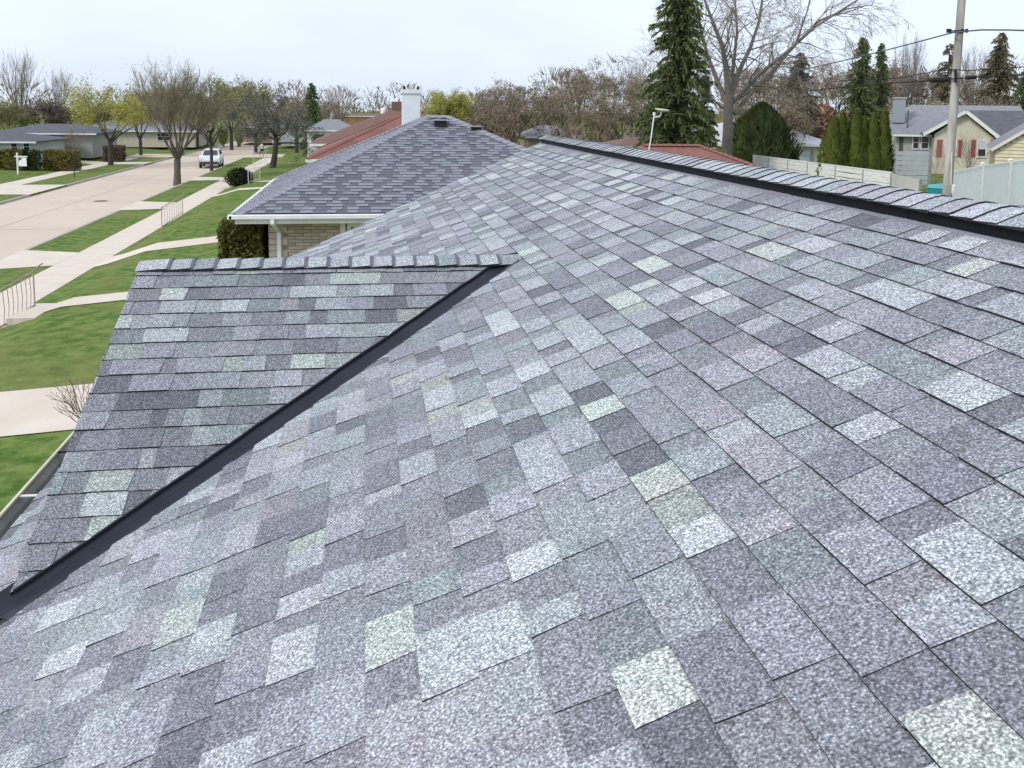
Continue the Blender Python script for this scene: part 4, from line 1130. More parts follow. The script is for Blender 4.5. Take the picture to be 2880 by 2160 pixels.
# -- the tall spruce and the big bare tree
conifer(1458, 50, -85, 84, 'tall dark green spruce standing behind the garage', seed=5, dens=1.6, power=.55)
conifer(1518, 58, 160, 38, 'smaller spruce tucked against the right side of the tall one', seed=6, dens=.8)
p = at(1570, 300, 55); g = gz(p.x)
big = thing('bare_shade_tree', 'very large bare tree with spreading limbs right of the spruce', 'tree', (p.x, p.y, g))
T = Tree(55, leaf=1, leaf_size=.05); ob = Vector((p.x, p.y, g))
def bp(px, py, dz=0): v = at(px, py, 55+dz); return v-ob
T.wood.tube([(0, 0, -.3), (.0, 0, .6), bp(1572, 290), bp(1573, 250), bp(1574, 208)], [.50, .36, .31, .285, .30], 10)
limbs = [[(1570, 225, 0), (1548, 172, .6), (1528, 120, 1.2), (1513, 60, 1.5), (1500, -30, 1.8), (1492, -110, 2)],
         [(1574, 212, 0), (1568, 150, -.3), (1560, 100, -.8), (1540, 48, -1), (1522, 0, -1.2), (1508, -70, -1)],
         [(1577, 210, 0), (1598, 150, .5), (1622, 100, 1), (1640, 45, 1.3), (1652, -40, 1.6), (1660, -110, 1.8)],
         [(1582, 222, 0), (1640, 160, -.8), (1700, 112, -1.5), (1760, 58, -2), (1846, 4, -2.4), (1905, -40, -2.6)],
         [(1586, 246, 0), (1630, 192, .6), (1680, 138, 1.2), (1766, 46, 1.6), (1826, 20, 1.8), (1884, 10, 2)],
         [(1575, 212, 0), (1584, 140, 1.2), (1592, 70, 2.2), (1588, 0, 3), (1580, -90, 3.4)],
         [(1562, 235, 0), (1530, 205, -.6), (1500, 190, -1.2), (1470, 170, -1.6), (1440, 158, -2)],
         [(1590, 215, 0), (1660, 170, 1.8), (1720, 90, 2.8), (1745, 20, 3.4), (1760, -60, 3.8)]]
for li, L in enumerate(limbs):
    pts = [bp(*q_) for q_ in L]; n = len(pts); r0 = [.17, .19, .17, .15, .13, .14, .06, .12][li]
    T.wood.tube(pts, [max(.02, r0*(1-.82*i/(n-1))) for i in range(n)], 7)
    for i in range(n-1):
        for k in range(4):
            tt = T.r.random(); pp = pts[i].lerp(pts[i+1], tt); base = (pts[i+1]-pts[i]).normalized()
            o = Matrix.Rotation(T.r.uniform(0, 6.28), 3, base) @ base.orthogonal().normalized()
            if i == 0 and tt < .5: continue
            T.grow(pp, (base*.75+o*.8).normalized(), 2.1*(1-.35*i/n), max(.012, r0*.36*(1-.7*i/n)), 2, 5, up=.04, wob=.25, split=(3, 4), ang=.65, ratio=.62, minr=.008, droop=.25)
T.wood.build('trunk', M_BARK, big); T.twig.build('crown', M_TWIG, big)
# -- right background
tree('brown2', 1640, 88, 112, 'brown bare tree behind the right limbs of the large bare tree', 'brown_tree', wide=1.1, rz=.5)
conifer(1722, 82, 112, 48, 'grey-green drooping conifer behind the dome-shaped bush', needle=mat('needles_grey', (0.065, 0.072, 0.052), .9, c2=(0.111, 0.111, 0.078), scale=1), seed=9, dens=.8, name='evergreen_tree')
tree('brown', 1665, 70, 178, 'low brown tree left of the drooping conifer', 'brown_tree', wide=1.3, rz=1.5)
tree('brown2', 1790, 92, 118, 'brown bare tree right of the drooping conifer', 'brown_tree', wide=1.1, rz=2.5)
conifer(1852, 79, 80, 46, 'dark green spruce above the three columnar evergreens', seed=11, dens=1.1)
conifer(1893, 82, 92, 30, 'slimmer dark spruce touching the right side of that dark spruce', seed=12, dens=.8)
tree('upright', 1955, 88, 50, 'tall bare spindly tree between the dark spruce and the utility pole', wide=.75, rz=1)
tree('brown2', 1925, 95, 108, 'brown tree behind the slimmer dark spruce', 'brown_tree', wide=1.2, rz=5)
tree('brown2', 1990, 90, 130, 'brown tree left of the utility pole', 'brown_tree', wide=1.2, rz=4)
conifer(2038, 84, 92, 46, 'thin brown-grey conifer behind the utility pole', needle=M_NEEDB, seed=13, dens=.5, name='evergreen_tree')
conifer(2148, 84, 70, 58, 'brown-green conifer with bright top right of the utility pole', needle=M_NEEDB, seed=14, dens=1.0, name='evergreen_tree')
tree('upright', 2100, 100, 80, 'bare grey tree between the utility pole and the bright-topped conifer', wide=1.1, rz=3)
conifer(2205, 80, 150, 36, 'dark conifer at the right border', seed=15, dens=.7, name='evergreen_tree')
tree('brown', 2090, 78, 196, 'low brown tree behind the red-shuttered house', 'brown_tree', wide=1.6, rz=1)
tree('brown', 2190, 76, 205, 'low brown tree at the right border behind the dark wing roof', 'brown_tree', wide=1.5, rz=2.2)
tree('olive', 1985, 76, 200, 'low olive tree behind the grey chimney', 'leafing_tree', wide=1.5, rz=2.2)

# -- far wood: one mass
def treeline(name, label, spans, mats, seed, n_per=34):
    r = random.Random(seed); q = MB()
    for (x0, x1, y0, y1, hmin, hmax, mi) in spans:
        cnt = int((x1-x0)/2.2)
        for i in range(cnt):
            x = x0+(x1-x0)*(i+r.random())/cnt; y = r.uniform(y0, y1); h_ = r.uniform(hmin, hmax); g = gz(max(-399, min(399, x)))
            q.tube([(x, y, g), (x+r.uniform(-.3, .3), y, g+h_*.6)], [.16, .07], 4, m=mi, cap=False)
            for k in range(n_per*6):
                u = r.random(); a = r.uniform(0, 6.283); rad = h_*.34*math.sin(min(1, u*1.02+.02)*2.7)**.7*r.random()**.5
                c = Vector((x+math.cos(a)*rad, y+math.sin(a)*rad, g+h_*(.12+.86*u)))
                d = Vector((math.cos(a)*.6, math.sin(a)*.6, 1)).normalized()+noise_dir(r, .5); s_ = r.uniform(.5, 1.3); w = noise_dir(r, 1).normalized()*r.uniform(.03, .16)
                q.tri(c-d*s_*.5-w, c-d*s_*.5+w, c+d*s_*.5, m=mi)
    o = q.build(name, mats); return tag(o, label, 'wood', kind='stuff')
treeline('far_wood', 'distant belt of bare brown and olive trees along the horizon',
         [(-120, -60, 135, 160, 6, 9, 0), (-75, -28, 128, 160, 5.5, 8.5, 3), (-28, -6, 150, 165, 7.5, 10.5, 0), (-14, 24, 150, 170, 7.0, 9.5, 0), (-2, 10, 140, 146, 5.0, 6.2, 3), (20, 60, 120, 150, 7.5, 10.5, 1), (55, 150, 95, 130, 8.5, 12, 1), (36, 120, 105, 140, 8.5, 13, 0)],
         [M_TWIG, M_TWIGB, M_TWIGD, M_TWIGO], 71)
treeline('underbrush', 'low brown and olive brush under the trees behind the back fences',
         [(10, 30, 92, 118, 2.5, 4.0, 1), (24, 60, 78, 95, 2.2, 4.2, 1), (34, 80, 82, 90, 3, 5, 2), (4, 20, 78, 100, 2.0, 3.2, 1), (10, 32, 66, 92, 2.2, 3.6, 1), (-30, -14, 125, 140, 2, 3, 3)],
         [M_TWIG, M_TWIGB, M_TWIGO, M_LOLI], 72, n_per=24)

# -- evergreen shrubs
def shrub(name, label, px, D, base_py, top_py, halfw, shape, n, size, mat_, seed, cat='shrub', core=M_ARBD, group=None, upright=True, g=None):
    p = at(px, 300, D); g = gz(p.x) if g is None else g; H = at(px, top_py, D).z-g; R = halfw*D/1971
    t = thing(name, label, cat, (p.x, p.y, g), 0, group)
    leafy_volume(t, lambda u: R*shape(u), H, random.Random(seed), n, size, mat_, core, upright)
    return t
dome = lambda u: (min(1, .88+.45*u) if u < .26 else max(.03, (1-((u-.26)/.74)**2.1)**.72))
colm = lambda u: (min(1, .88+.4*u) if u < .3 else max(.02, (1-((u-.3)/.7)**1.75)**.95))
shrub('dome_bush', 'large dome-shaped dark evergreen bush behind the white board fence', 1643, 58, 345, 232, 68, dome, 7000, .26, M_DOME, 1)
for (cx, tops, hw, lab, sd) in ((1806, ((1800, 262, 26), (1818, 252, 15)), 26, 'left columnar evergreen of the three behind the fence', 2), (1853, ((1848, 244, 20), (1864, 262, 13)), 22, 'middle and tallest columnar evergreen of the three behind the fence', 3), (1900, ((1886, 254, 19), (1908, 248, 17)), 26, 'right columnar evergreen of the three, two equal tips', 4)):
    p = at(cx, 300, 48); g = gz(p.x)
    t = thing('columnar_evergreen', lab, 'shrub', (p.x, p.y, g), 0, 'columnar evergreens behind the fence')
    for k, (tx, ty, w_) in enumerate(tops):
        H = at(tx, ty, 48).z-g; R = w_*48/1971; off_ = at(tx, 300, 48)-at(cx, 300, 48)
        sub = MB(); rr3 = random.Random(sd*10+k)
        prev = set(bpy.data.objects)
        leafy_volume(t, lambda u: R*1.12*colm(u), H, rr3, 2600, .21, M_ARB, core_k=.70)
        for o in [o for o in t.children if o not in prev]: o.location = (off_.x, off_.y, 0)
# hedge beside the next-door wall
def hedge_box(name, label, x0, x1, y0, y1, z0, z1, mat_, n, size, seed, cat='hedge', core=M_ARBD):
    t = thing(name, label, cat, ((x0+x1)/2, (y0+y1)/2, z0)); r = random.Random(seed); hx, hy, hz = (x1-x0)/2, (y1-y0)/2, z1-z0
    c = MB(); c.box((-hx*.86, -hy*.86, 0), (hx*.86, hy*.86, hz*.92)); local(t, c, 'stem_core', core)
    q = MB()
    for _ in range(n):
        p = Vector((r.uniform(-hx, hx), r.uniform(-hy, hy), r.uniform(0, hz))); k = r.randrange(5)
        if k == 0: p.z = hz*r.uniform(.92, 1.04)
        elif k == 1: p.x = hx*r.choice((-1, 1))*r.uniform(.9, 1.05)
        else: p.y = -hy*r.uniform(.85, 1.08) if k < 4 else hy*r.uniform(.9, 1.05)
        a = noise_dir(r, 1).normalized()*size*r.uniform(.6, 1.3); b = noise_dir(r, 1).normalized()*size*r.uniform(.4, .9)
        q.tri(p-a*.5, p+a*.5+b, p+a*.7-b)
    local(t, q, 'foliage', mat_); return t
hedge_box('clipped_hedge', 'dark olive clipped hedge at the corner of the tan brick house', -3.15, -2.25, 20.3, 22.2, .72, ZC-2.62, mat('hedge_olive', (.050, .058, .010), .85, c2=(.115, .11, .022), scale=3, stretch=(1, 1, 4)), 9000, .07, 3)
hedge_box('street_hedge', 'long dark hedge in front of the white ranch house', -36, -27.2, 81.6, 82.8, .15, 1.75, M_HEDG, 5000, .16, 4)
hedge_box('yellow_hedge', 'golden yellow shrub at the right end of the dark hedge', -26.9, -24.3, 82.6, 83.9, .1, 1.7, M_HEDY, 2600, .15, 5)
hedge_box('golden_shrub', 'smaller golden shrub half way along the dark hedge', -29.9, -28.2, 81.0, 81.9, .15, 1.82, M_HEDY, 1600, .15, 6)
hedge_box('brown_hedge', 'boxy red-brown hedge behind the trunk of the yellow-green tree', -25.6, -23.9, 95.6, 97.4, 0, 1.55, mat('hedge_brown', (.11, .07, .048), .9, c2=(.17, .11, .08), scale=2), 2400, .13, 7)
t = thing('round_bush', 'round dark bush beside the pavement near the white railing', 'shrub', (-8.7, 65.8, gz(-8.7)))
leafy_volume(t, lambda u: .85*math.sqrt(max(.02, 1-(2*u-.9)**2*.8)), 1.15, random.Random(5), 2600, .13, mat('bush_dark', (.022, .03, .012), .9, c2=(.05, .055, .022), scale=3), upright=False)
# russet brush behind the pale roof
for i, (px, D, top, hw, lab) in enumerate(((1715, 86, 236, 40, 'rounded tan-russet brush left of the three behind the pale roof'), (1776, 88, 228, 44, 'middle tan-russet brush behind the pale roof'), (1838, 84, 240, 38, 'right tan-russet brush beside the columnar evergreens'))):
    shrub('russet_brush', lab, px, D, 300, top, hw, lambda u: math.sqrt(max(.02, 1-u*u*.95)), 2600, .28, M_RUS, 40+i, core=mat('russet_core', (.12, .07, .045), .95), group='russet brush behind the pale roof', upright=False)
# bare twiggy shrubs
def twiggy(name, label, loc, H, n, mat_, seed, spread=.5):
    t = thing(name, label, 'shrub', loc); T = Tree(seed)
    for i in range(n):
        a = i*2.4; d = Vector((math.cos(a)*spread, math.sin(a)*spread, 1)).normalized()
        T.grow(Vector((0, 0, 0)), d, H*.6, .012, 2, 4, up=.1, wob=.2, split=(2, 4), ang=.5, ratio=.6, minr=.004)
    T.twig.v and T.twig.build('twigs', mat_, t); T.wood.v and T.wood.build('stems', mat_, t); return t
twiggy('bare_shrub', 'leafless brown shrub on the front walk beside the gable eave', (-4.35, 14.9, gz(-4.35)), .85, 16, M_TWIGB, 3, .9)
pq = at(2092, 372, 62); twiggy('bare_shrub', 'red-brown leafless shrub against the wall between the two shuttered windows', (pq.x, pq.y, 1.6), 2.6, 26, mat('twig_red', (.16, .09, .08), .9), 4, .35)
pq = at(2022, 372, 55); twiggy('bare_shrub', 'thin leafless shrub between the grey slat fence and the utility pole', (pq.x, pq.y, 1.5), 2.4, 14, M_TWIG, 5, .4)
# ------------------------------------------------------------------ backyard things
FZ = 2.72           # height of fence tops below the camera
def fence_pt(px, py): d = ray(px, py); k = -FZ/d.z; return d*k + Vector((0, 0, ZC))
post_px = [(1632, 336), (1645, 340.2), (1693, 345.6), (1746, 351), (1806, 358.7), (1874, 366.3), (1950, 374)]
pts = [fence_pt(*q) for q in post_px]
fx = sum(p.x for p in pts)/len(pts); pts = [Vector((fx, p.y, ZC-FZ)) for p in pts]
fence = thing('white_board_fence', 'weathered white board fence with grey posts behind the main ridge', 'fence', (fx, pts[3].y, 1.25))
bz = 1.25-.0
for p in pts:
    q = MB(); q.box((-.06, p.y-fence.location.y-.05, -.1), (.06, p.y-fence.location.y+.05, ZC-FZ-1.25-.01)); local(fence, q, 'post', M_POSTG)
rf = random.Random(2)
for a, b_ in zip(pts, pts[1:]):
    y0, y1 = b_.y-fence.location.y+.05, a.y-fence.location.y-.05; top = ZC-FZ-1.25
    for k in range(6):
        hgt = .255; z1 = top-k*hgt; q = MB(); sag = rf.uniform(-.03, .03) if k else 0
        q.v = [(-.055, y0, z1-hgt+.02), (-.055, y1, z1-hgt+.02), (-.055, y1, z1+sag*.3), (-.055, (y0+y1)/2, z1+sag), (-.055, y0, z1),
               (-.025, y0, z1-hgt+.02), (-.025, y1, z1-hgt+.02), (-.025, y1, z1+sag*.3), (-.025, (y0+y1)/2, z1+sag), (-.025, y0, z1)]
        q.f = [(0, 1, 2, 3, 4), (9, 8, 7, 6, 5), (4, 3, 8, 9), (3, 2, 7, 8), (0, 5, 6, 1), (1, 6, 7, 2), (0, 4, 9, 5)]; q.m = [0]*7
        local(fence, q, 'board', M_WGREY)
    q = MB(); q.box((-.075, y0-.02, top), (.02, y1+.02, top+.05)); local(fence, q, 'cap_rail', mat('bright_rail', (.72, .73, .72), .6))
# sagging sheet at the near end of the fence
e = pts[-1]
sheet = thing('grey_sheet_panel', 'sagging pale grey sheet fixed to the near end of the white fence', 'panel', (e.x, e.y-1.1, 1.25))
q = MB(); n = 8
for i in range(n+1):
    for j in range(5):
        y = 1.05-2.1*i/n; z = (ZC-FZ-1.25)*(j/4)-.10*(i/n)*(j/4); q.v.append((-.05-.10*math.sin(i/n*3.1)*(.3+j/5), y, z))
for i in range(n):
    for j in range(4): q.face((i*5+j, i*5+j+1, (i+1)*5+j+1, (i+1)*5+j))
local(sheet, q, 'sheet', mat('tarp', (.50, .50, .46), .7, c2=(.43, .43, .40), scale=2), smooth=True)
q = MB(); q.box((-.06, -1.12, -.1), (.04, -1.04, ZC-FZ-1.35)); local(sheet, q, 'post', M_POSTG)
# grey slat fence
sf = thing('grey_slat_fence', 'pale grey horizontal slat fence right of the columnar evergreens', 'fence', tuple(at(1970, 372, 52)), -.165)
so = Vector(sf.location)
def l3(px, py, D=52): return facade(px, py, so, -.165)
a, b_ = l3(1934, 372), l3(2008, 326)
nsl = 7
for k in range(nsl):
    z0 = a.z-.7+(b_.z-a.z+.7)*k/nsl; z1 = a.z-.7+(b_.z-a.z+.7)*(k+.86)/nsl
    q = MB(); q.box((a.x, -.02, z0), (b_.x, .02, z1)); local(sf, q, 'slat', mat('blue_grey_slat', (.36, .39, .41), .7, c2=(.44, .47, .49), scale=2))
for px in (1926, 1931, 2011):
    pz = l3(px, 318); q = MB(); q.box((pz.x-.07, -.06, -1.2), (pz.x+.07, .06, pz.z+(.6 if px < 2000 else -.1))); local(sf, q, 'post', M_CRM if px == 1926 else M_POSTG)
# white vinyl fence
vp = [at(2051, 372, 40), at(2122, 358, 41.6), at(2182, 350, 43.2), at(2250, 341, 44.8)]
vf = thing('white_vinyl_fence', 'tall white vinyl fence with capped posts at the right border', 'fence', (vp[0].x, vp[0].y, gz(vp[0].x)))
vo = Vector(vf.location)
for p_ in vp:
    x, y, z = p_-vo; q = MB(); q.box((x-.065, y-.065, -.1), (x+.065, y+.065, z+.10)); po = local(vf, q, 'post', M_WHITE)
    q = MB(); q.v = [(x-.085, y-.085, z+.10), (x+.085, y-.085, z+.10), (x+.085, y+.085, z+.10), (x-.085, y+.085, z+.10), (x, y, z+.20)]; q.f = [(0, 1, 4), (1, 2, 4), (2, 3, 4), (3, 0, 4), (3, 2, 1, 0)]; q.m = [0]*5; local(po, q, 'post_cap', M_WHITE)
for p0, p1 in zip(vp, vp[1:]):
    A, B = p0-vo, p1-vo; q = MB(); q.beam(A+Vector((0, 0, -.05)), B+Vector((0, 0, -.05)), .05, .14); local(vf, q, 'top_rail', M_WHITE)
    n = 11
    for i in range(n):
        u0, u1 = .03+.94*i/n, .03+.94*(i+.93)/n; C, D = A.lerp(B, u0), A.lerp(B, u1)
        d = (B-A); nn = Vector((d.y, -d.x, 0)).normalized()*.012
        q = MB(); q.v = [tuple(v) for v in (Vector((C.x, C.y, 0))+nn, Vector((D.x, D.y, 0))+nn, D+nn-Vector((0, 0, .1)), C+nn-Vector((0, 0, .1)), Vector((C.x, C.y, 0))-nn, Vector((D.x, D.y, 0))-nn, D-nn-Vector((0, 0, .1)), C-nn-Vector((0, 0, .1)))]
        q.f = [(0, 1, 2, 3), (7, 6, 5, 4), (0, 3, 7, 4), (1, 5, 6, 2)]; q.m = [0]*4; local(vf, q, 'board', M_BLUEW)
# teal bin
tb = at(2028, 425, 37); bz_ = at(2028, 396, 37).z
bn = thing('teal_bin', 'teal wheeled bin beside the foot of the utility pole', 'bin', (tb.x, tb.y, gz(tb.x)), .5)
Hb = bz_-gz(tb.x)
q = MB(); q.v = [(-.24, -.28, .05), (.24, -.28, .05), (.24, .26, .05), (-.24, .26, .05), (-.32, -.36, Hb-.18), (.32, -.36, Hb-.18), (.32, .34, Hb-.18), (-.32, .34, Hb-.18)]
q.f = [(3, 2, 1, 0), (0, 1, 5, 4), (1, 2, 6, 5), (2, 3, 7, 6), (3, 0, 4, 7)]; q.m = [0]*5; local(bn, q, 'body', M_TEAL)
q = MB(); q.v = [(-.35, -.40, Hb-.18), (.35, -.40, Hb-.18), (.35, .36, Hb-.18), (-.35, .36, Hb-.18), (-.30, -.2, Hb), (.30, -.2, Hb), (.30, .30, Hb-.05), (-.30, .30, Hb-.05)]
q.f = [(0, 1, 5, 4), (1, 2, 6, 5), (2, 3, 7, 6), (3, 0, 4, 7), (4, 5, 6, 7)]; q.m = [0]*5; local(bn, q, 'lid', mat('teal_lid', (.10, .36, .42), .5))
for sx in (-1, 1):
    q = MB(); q.tube([(sx*.28, .30, .1), (sx*.34, .30, .1)], .1, 12); local(bn, q, 'wheel', M_BLACK)

# utility pole and its lines
pb, pt_ = at(2045, 430, 33), at(2078, -10, 33)
pole = thing('utility_pole', 'weathered wooden utility pole rising out of the picture at right', 'pole', (pb.x, pb.y, gz(pb.x)))
po_ = Vector(pole.location)
dirp = (pt_-pb).normalized(); foot = pb-dirp*((pb.z-po_.z)/dirp.z); topp = pt_+dirp*2.2
pole.location = foot; po_ = foot
q = MB(); q.tube([foot-po_-dirp*.5, (pb-po_), (pt_-po_), topp-po_], [.175, .165, .135, .125], 14); local(pole, q, 'shaft', M_WOOD, smooth=True)
def prel(px, py, D=33): return at(px, py, D)-po_
# spool bracket near the top
q = MB(); q.tube([prel(2046, 67, 32.8), prel(2088, 66, 32.8)], .028, 6); br = local(pole, q, 'bracket', M_BLACK)
for px in (2047, 2052, 2079, 2088):
    q = MB(); c_ = prel(px, 66.5, 32.7); q.lathe([(.03, -.07), (.06, -.05), (.035, 0), (.06, .05), (.03, .07)], c_, 10); local(br, q, 'insulator', M_BLACK)
q = MB(); q.tube([prel(2064, 150, 32.75), prel(2064, 178, 32.75)], .05, 6); local(pole, q, 'cable_bracket', M_BLACK)
q = MB(); q.lathe([(.07, -.16), (.075, -.1), (.075, .1), (.05, .16)], prel(2060, 408, 32.6), 10); local(pole, q, 'meter_box', mat('meter', (.62, .62, .60), .5))
q = MB(); q.tube([prel(2054, 400, 32.75), prel(2056, 330, 32.75)], .02, 6); local(pole, q, 'conduit', M_CREAM)
def line(label, pxs, Ds, rad, m=M_BLACK, name='power_line'):
    P3 = [at(px, py, D) for (px, py), D in zip(pxs, Ds)]
    t = thing(name, label, 'cable', tuple(P3[0])); q = MB(); q.tube([p-P3[0] for p in P3], rad, 5); local(t, q, 'wire', m); return t, P3[0]
line('top power line sagging from the tree to the pole bracket and out right', [(1700, 158), (1800, 136), (1912, 109), (1985, 90), (2060, 70), (2120, 64.5), (2180, 64.8), (2330, 70)], [48, 44, 40, 36, 32.7, 31, 30, 28], .028, mat('wire_grey', (.10, .105, .11), .6))
line('thin middle cable crossing the pole below the bracket', [(1800, 176), (1948, 168), (2026, 153), (2064, 150), (2088, 153), (2150, 148), (2330, 138)], [42, 37, 34, 32.7, 32, 31, 28], .018)
cb, c0 = line('thick lower cable with black splice cases either side of the pole', [(1750, 196), (1863, 184), (1960, 177), (2041, 172), (2064, 170), (2109, 166), (2212, 162), (2330, 158)], [45, 40, 36, 33.2, 32.7, 32, 30, 28], .024)
for px0, px1, py, D, rad in ((2006, 2049, 172, 33.2, .085), (2086, 2110, 166.5, 32.2, .07)):
    q = MB(); a, b_ = at(px0, py+1.5, D)-c0, at(px1, py, D)-c0; q.tube([a, a.lerp(b_, .15), a.lerp(b_, .85), b_], [.03, rad, rad, .03], 8); local(cb, q, 'splice_case', M_BLACK)
# service drop over the lawn trees
line('faint service wire running from the spruce toward the bare tree', [(1440, 200), (1500, 212), (1560, 216)], [48, 50, 53], .016, mat('wire_pale', (.25, .30, .29), .6))

# ------------------------------------------------------------------ street things
# for-sale sign
ss = thing('sale_sign', 'white wooden sale sign hanging from a post on the left lawn', 'sign', (-27.2, 77.6, gz(-27.2)), -.25)
q = MB(); q.box((-.055, -.05, -.1), (.055, .05, 1.72)); bevel(local(ss, q, 'post', M_WHITE), .01, 1)
q = MB(); q.box((-.22, -.045, 1.38), (.85, .045, 1.47)); local(ss, q, 'arm', M_WHITE)
q = MB(); q.box((.10, -.02, .66), (.76, .02, 1.34)); pn = local(ss, q, 'panel', mat('sign_white', (.80, .81, .82), .5))
q = MB(); q.box((.12, -.024, 1.07), (.42, -.0205, 1.32)); lg = local(pn, q, 'logo', mat('navy_print', (.03, .05, .11), .5))
q = MB(); q.tri((.12, -.026, 1.07), (.42, -.026, 1.07), (.42, -.026, 1.24)); q.tri((.30, -.026, 1.32), (.42, -.026, 1.32), (.42, -.026, 1.27)); local(lg, q, 'swoosh', mat('sign_white', (.8, .8, .8)))
# iron hand railings
def railing(label, A, B, h_, mat_, n=7, loc=None):
    A, B = Vector(A), Vector(B); t = thing('hand_railing', label, 'railing', tuple(A)); D = B-A; U = Vector((0, 0, h_))
    for p_ in (Vector(), D):
        q = MB(); q.tube([p_-Vector((0, 0, .15)), p_+U*1.04], .022, 6); local(t, q, 'post', mat_)
    for k in (.08, 1.0):
        q = MB(); q.tube([U*k, D+U*k], .020, 6); local(t, q, 'rail', mat_)
    if True:
        q = MB(); e_ = D.normalized(); q.tube([D+U, D+U+e_*.3+Vector((0, 0, .06)), D+U+e_*.55+Vector((0, 0, .07))], .018, 6); local(t, q, 'handle', mat_)
    for i in range(1, n):
        q = MB(); p_ = D*(i/n); q.tube([p_+U*.08, p_+U*.5+Vector((.03, 0, 0)), p_+U], .010, 5); local(t, q, 'baluster', mat_)
    return t
M_RAIL = mat('rail_pale', (.42, .36, .31), .6, c2=(.30, .24, .20), scale=4)
railing('rusty pale hand railing at the front steps near the left border', (-9.15, 24.3, .05), (-8.9, 26.1, .25), 1.0, M_RAIL, 8)
railing('rusty hand railing beside the pavement farther along the street', (-9.30, 43.9, .08), (-9.45, 49.6, .10), .95, M_RAIL, 9)
railing('white railing on the far side of the pavement beside the round bush', (-9.9, 84.5, .05), (-9.0, 86.5, .1), 1.5, M_WHITE, 6)
railing('white railing standing at the right of the round dark bush', (-7.95, 64.8, .42), (-7.4, 66.9, .44), 1.25, M_WHITE, 5)
# step block by the first railing
q = MB(); q.box((-9.5, 24.6, -.02), (-8.75, 26.4, .14)); q.box((-9.1, 24.6, .141), (-8.4, 26.4, .30)); tag(q.build('front_step', M_WALK), 'pale concrete steps beside the rusty railing near the left border', 'steps')

# parked car
def car(label, loc, rz):
    t = thing('parked_car', label, 'car', loc, rz)
    Wd = .92
    M_CAR = mat('car_white', (.74, .76, .79), .25, spec=.6); M_TYRE = mat('tyre', (.02, .02, .02), .9); M_RIM = mat('rim', (.35, .36, .38), .35, metal=.6)
    prof = [(-2.25, .42), (-2.32, .75), (-2.22, 1.02), (-1.2, 1.12), (1.95, 1.14), (2.25, 1.05), (2.30, .7), (2.22, .38)]      # side outline, +y is the back
    q = MB(); n = len(prof)
    for k, (sx, ins) in enumerate(((-Wd, 0), (-Wd*.93, .03), (Wd*.93, .03), (Wd, 0))):
        pass
    xs = [-Wd, -Wd*.9, Wd*.9, Wd]; sc_ = [.0, .05, .05, .0]
    for x, s_ in zip(xs, sc_):
        for y, z in prof: q.v.append((x, y*(1-.0*s_), z+(s_ if z > 1 else 0)))
    for k in range(3):
        for i in range(n-1): q.face((k*n+i, k*n+i+1, (k+1)*n+i+1, (k+1)*n+i))
        q.face((k*n+n-1, k*n, (k+1)*n, (k+1)*n+n-1))
    q.face(tuple(range(n))); q.face(tuple(3*n+i for i in reversed(range(n))))
    bd = bevel(local(t, q, 'body', M_CAR, smooth=False), .06, 2)
    gp = [(-1.15, 1.12), (-.35, 1.64), (1.55, 1.70), (2.12, 1.14)]
    q = MB()
    for x0, x1 in ((-.86, -.66), (.86, .66)):
        for (y, z) in gp: q.v.append(((x0 if z < 1.3 else x1), y, z))
    q.f = [(0, 1, 2, 3), (7, 6, 5, 4), (1, 5, 6, 2), (0, 4, 5, 1), (2, 6, 7, 3)]; q.m = [0]*5
    gh = bevel(local(t, q, 'cabin', M_CAR), .05, 2)
    def pane(p4, name='window'):
        q = MB(); q.quad(*p4); local(gh, q, name, M_GLASS)
    for s_ in (-1, 1):
        def sidep(y, z): return (s_*(.872-.20*(z-1.12)/.55), y, z)
        pane([sidep(-.85, 1.2), sidep(.30, 1.2), sidep(.30, 1.58), sidep(-.28, 1.58)]); pane([sidep(.38, 1.2), sidep(1.25, 1.2), sidep(1.2, 1.60), sidep(.38, 1.59)]); pane([sidep(1.32, 1.2), sidep(1.85, 1.2), sidep(1.55, 1.58), sidep(1.3, 1.6)])
    pane([(-.68, -1.10, 1.2), (.68, -1.10, 1.2), (.58, -.42, 1.62), (-.58, -.42, 1.62)], 'windscreen'); pane([(-.62, 2.105, 1.22), (.62, 2.105, 1.22), (.55, 1.67, 1.64), (-.55, 1.67, 1.64)], 'rear_window')
    for sx in (-1, 1):
        for y in (-1.42, 1.42):
            q = MB(); q.tube([(sx*.74, y, .34), (sx*.95, y, .34)], .345, 18); w = local(t, q, 'wheel', M_TYRE)
            q = MB(); q.tube([(sx*.951, y, .34), (sx*.956, y, .34)], .22, 14); local(w, q, 'rim', M_RIM)
        q = MB(); q.box((sx*.74-.14, -2.33, .76), (sx*.74+.14, -2.26, .93)); local(t, q, 'headlight', mat('lamp', (.7, .72, .75), .2))
        q = MB(); q.box((sx*.82-.09, 2.27, .80), (sx*.82+.09, 2.33, 1.04)); local(t, q, 'tail_light', mat('tail', (.30, .02, .02), .3))
        q = MB(); q.box((sx*1.0-.09, -.75, 1.13), (sx*1.0+.09, -.60, 1.28)); local(t, q, 'mirror', M_CAR)
    q = MB(); q.box((-.84, 2.28, .42), (.84, 2.36, .66)); local(t, q, 'bumper', mat('bumper_dark', (.05, .05, .055), .6))
    q = MB(); q.box((-.84, -2.38, .38), (.84, -2.29, .62)); local(t, q, 'bumper', mat('bumper_dark', (.05, .05, .055), .6))
    return t
car('white car parked at the right kerb of the road', (-14.45, 90.5, -.13), 0.06)

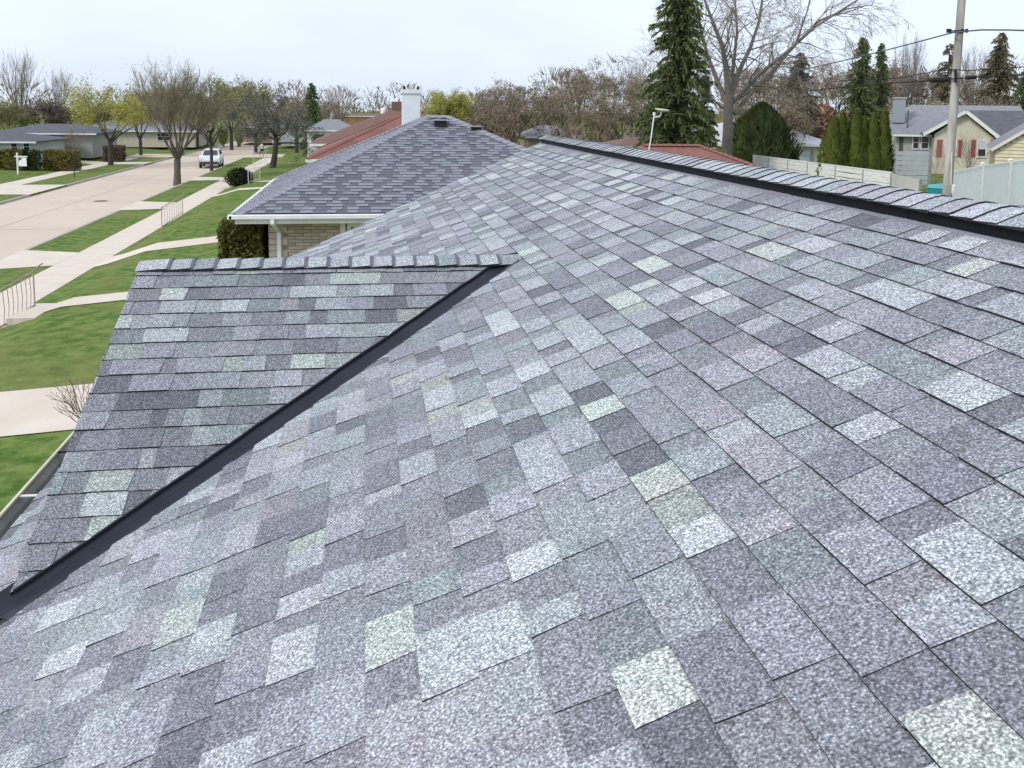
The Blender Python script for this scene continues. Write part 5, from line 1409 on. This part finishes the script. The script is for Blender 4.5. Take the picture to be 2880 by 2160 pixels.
# person on the pavement
pr_ = thing('person', 'person in pale green top and dark shorts walking on the pavement', 'person', (-11.3, 104.6, .02), .3)
def skin(name, verts, edges, radii, m, parent, root=0):
    me = bpy.data.meshes.new(name); me.from_pydata(verts, edges, []); me.materials.append(m)
    o = bpy.data.objects.new(name, me); col(o); o.parent = parent
    o.modifiers.new('skin', 'SKIN'); 
    for i, sv in enumerate(me.skin_vertices[0].data): sv.radius = (radii[i], radii[i]); sv.use_root = (i == root)
    sb = o.modifiers.new('sub', 'SUBSURF'); sb.levels = 1; sb.render_levels = 2
    return o
V = [(0, 0, .92), (0, 0, 1.12), (0, .01, 1.36), (0, .01, 1.46), (0, -.01, 1.56), (0, -.01, 1.68),
     (.10, 0, .88), (.12, -.16, .50), (.12, -.06, .09), (.12, -.20, .04), (-.10, 0, .88), (-.12, .14, .50), (-.12, .36, .16), (-.12, .28, .06),
     (.19, .01, 1.36), (.25, .10, 1.10), (.25, -.06, .90), (.25, -.12, .83), (-.19, .01, 1.36), (-.25, -.08, 1.12), (-.24, -.26, .98), (-.24, -.33, .96)]
Eg = [(0, 1), (1, 2), (2, 3), (3, 4), (4, 5), (0, 6), (6, 7), (7, 8), (8, 9), (0, 10), (10, 11), (11, 12), (12, 13), (2, 14), (14, 15), (15, 16), (16, 17), (2, 18), (18, 19), (19, 20), (20, 21)]
Rd = [.13, .125, .13, .055, .085, .085, .095, .065, .042, .035, .095, .065, .042, .035, .06, .046, .034, .03, .06, .046, .034, .03]
body = skin('body', V, Eg, Rd, M_SKIN, pr_)
q = MB(); q.lathe([(.15, .90), (.165, 1.0), (.16, 1.15), (.185, 1.32), (.16, 1.40), (.07, 1.45)], (0, .005, 0), 14); local(pr_, q, 'shirt', mat('pale_green_cloth', (.45, .62, .55), .9), smooth=True)
q = MB(); q.lathe([(.17, .92), (.18, .84)], (0, 0, 0), 12)
for sx, oy in ((.10, -.09), (-.10, .08)): q.tube([(sx, 0, .88), (sx*1.15, oy*1.2, .56)], [.115, .10], 10)
local(pr_, q, 'shorts', mat('dark_cloth', (.02, .02, .022), .9), smooth=True)
q = MB(); q.lathe([(.06, 1.58), (.105, 1.62), (.105, 1.70), (.07, 1.755), (.01, 1.77)], (0, .015, 0), 12); local(pr_, q, 'hair', mat('hair', (.10, .06, .035), .8), smooth=True)
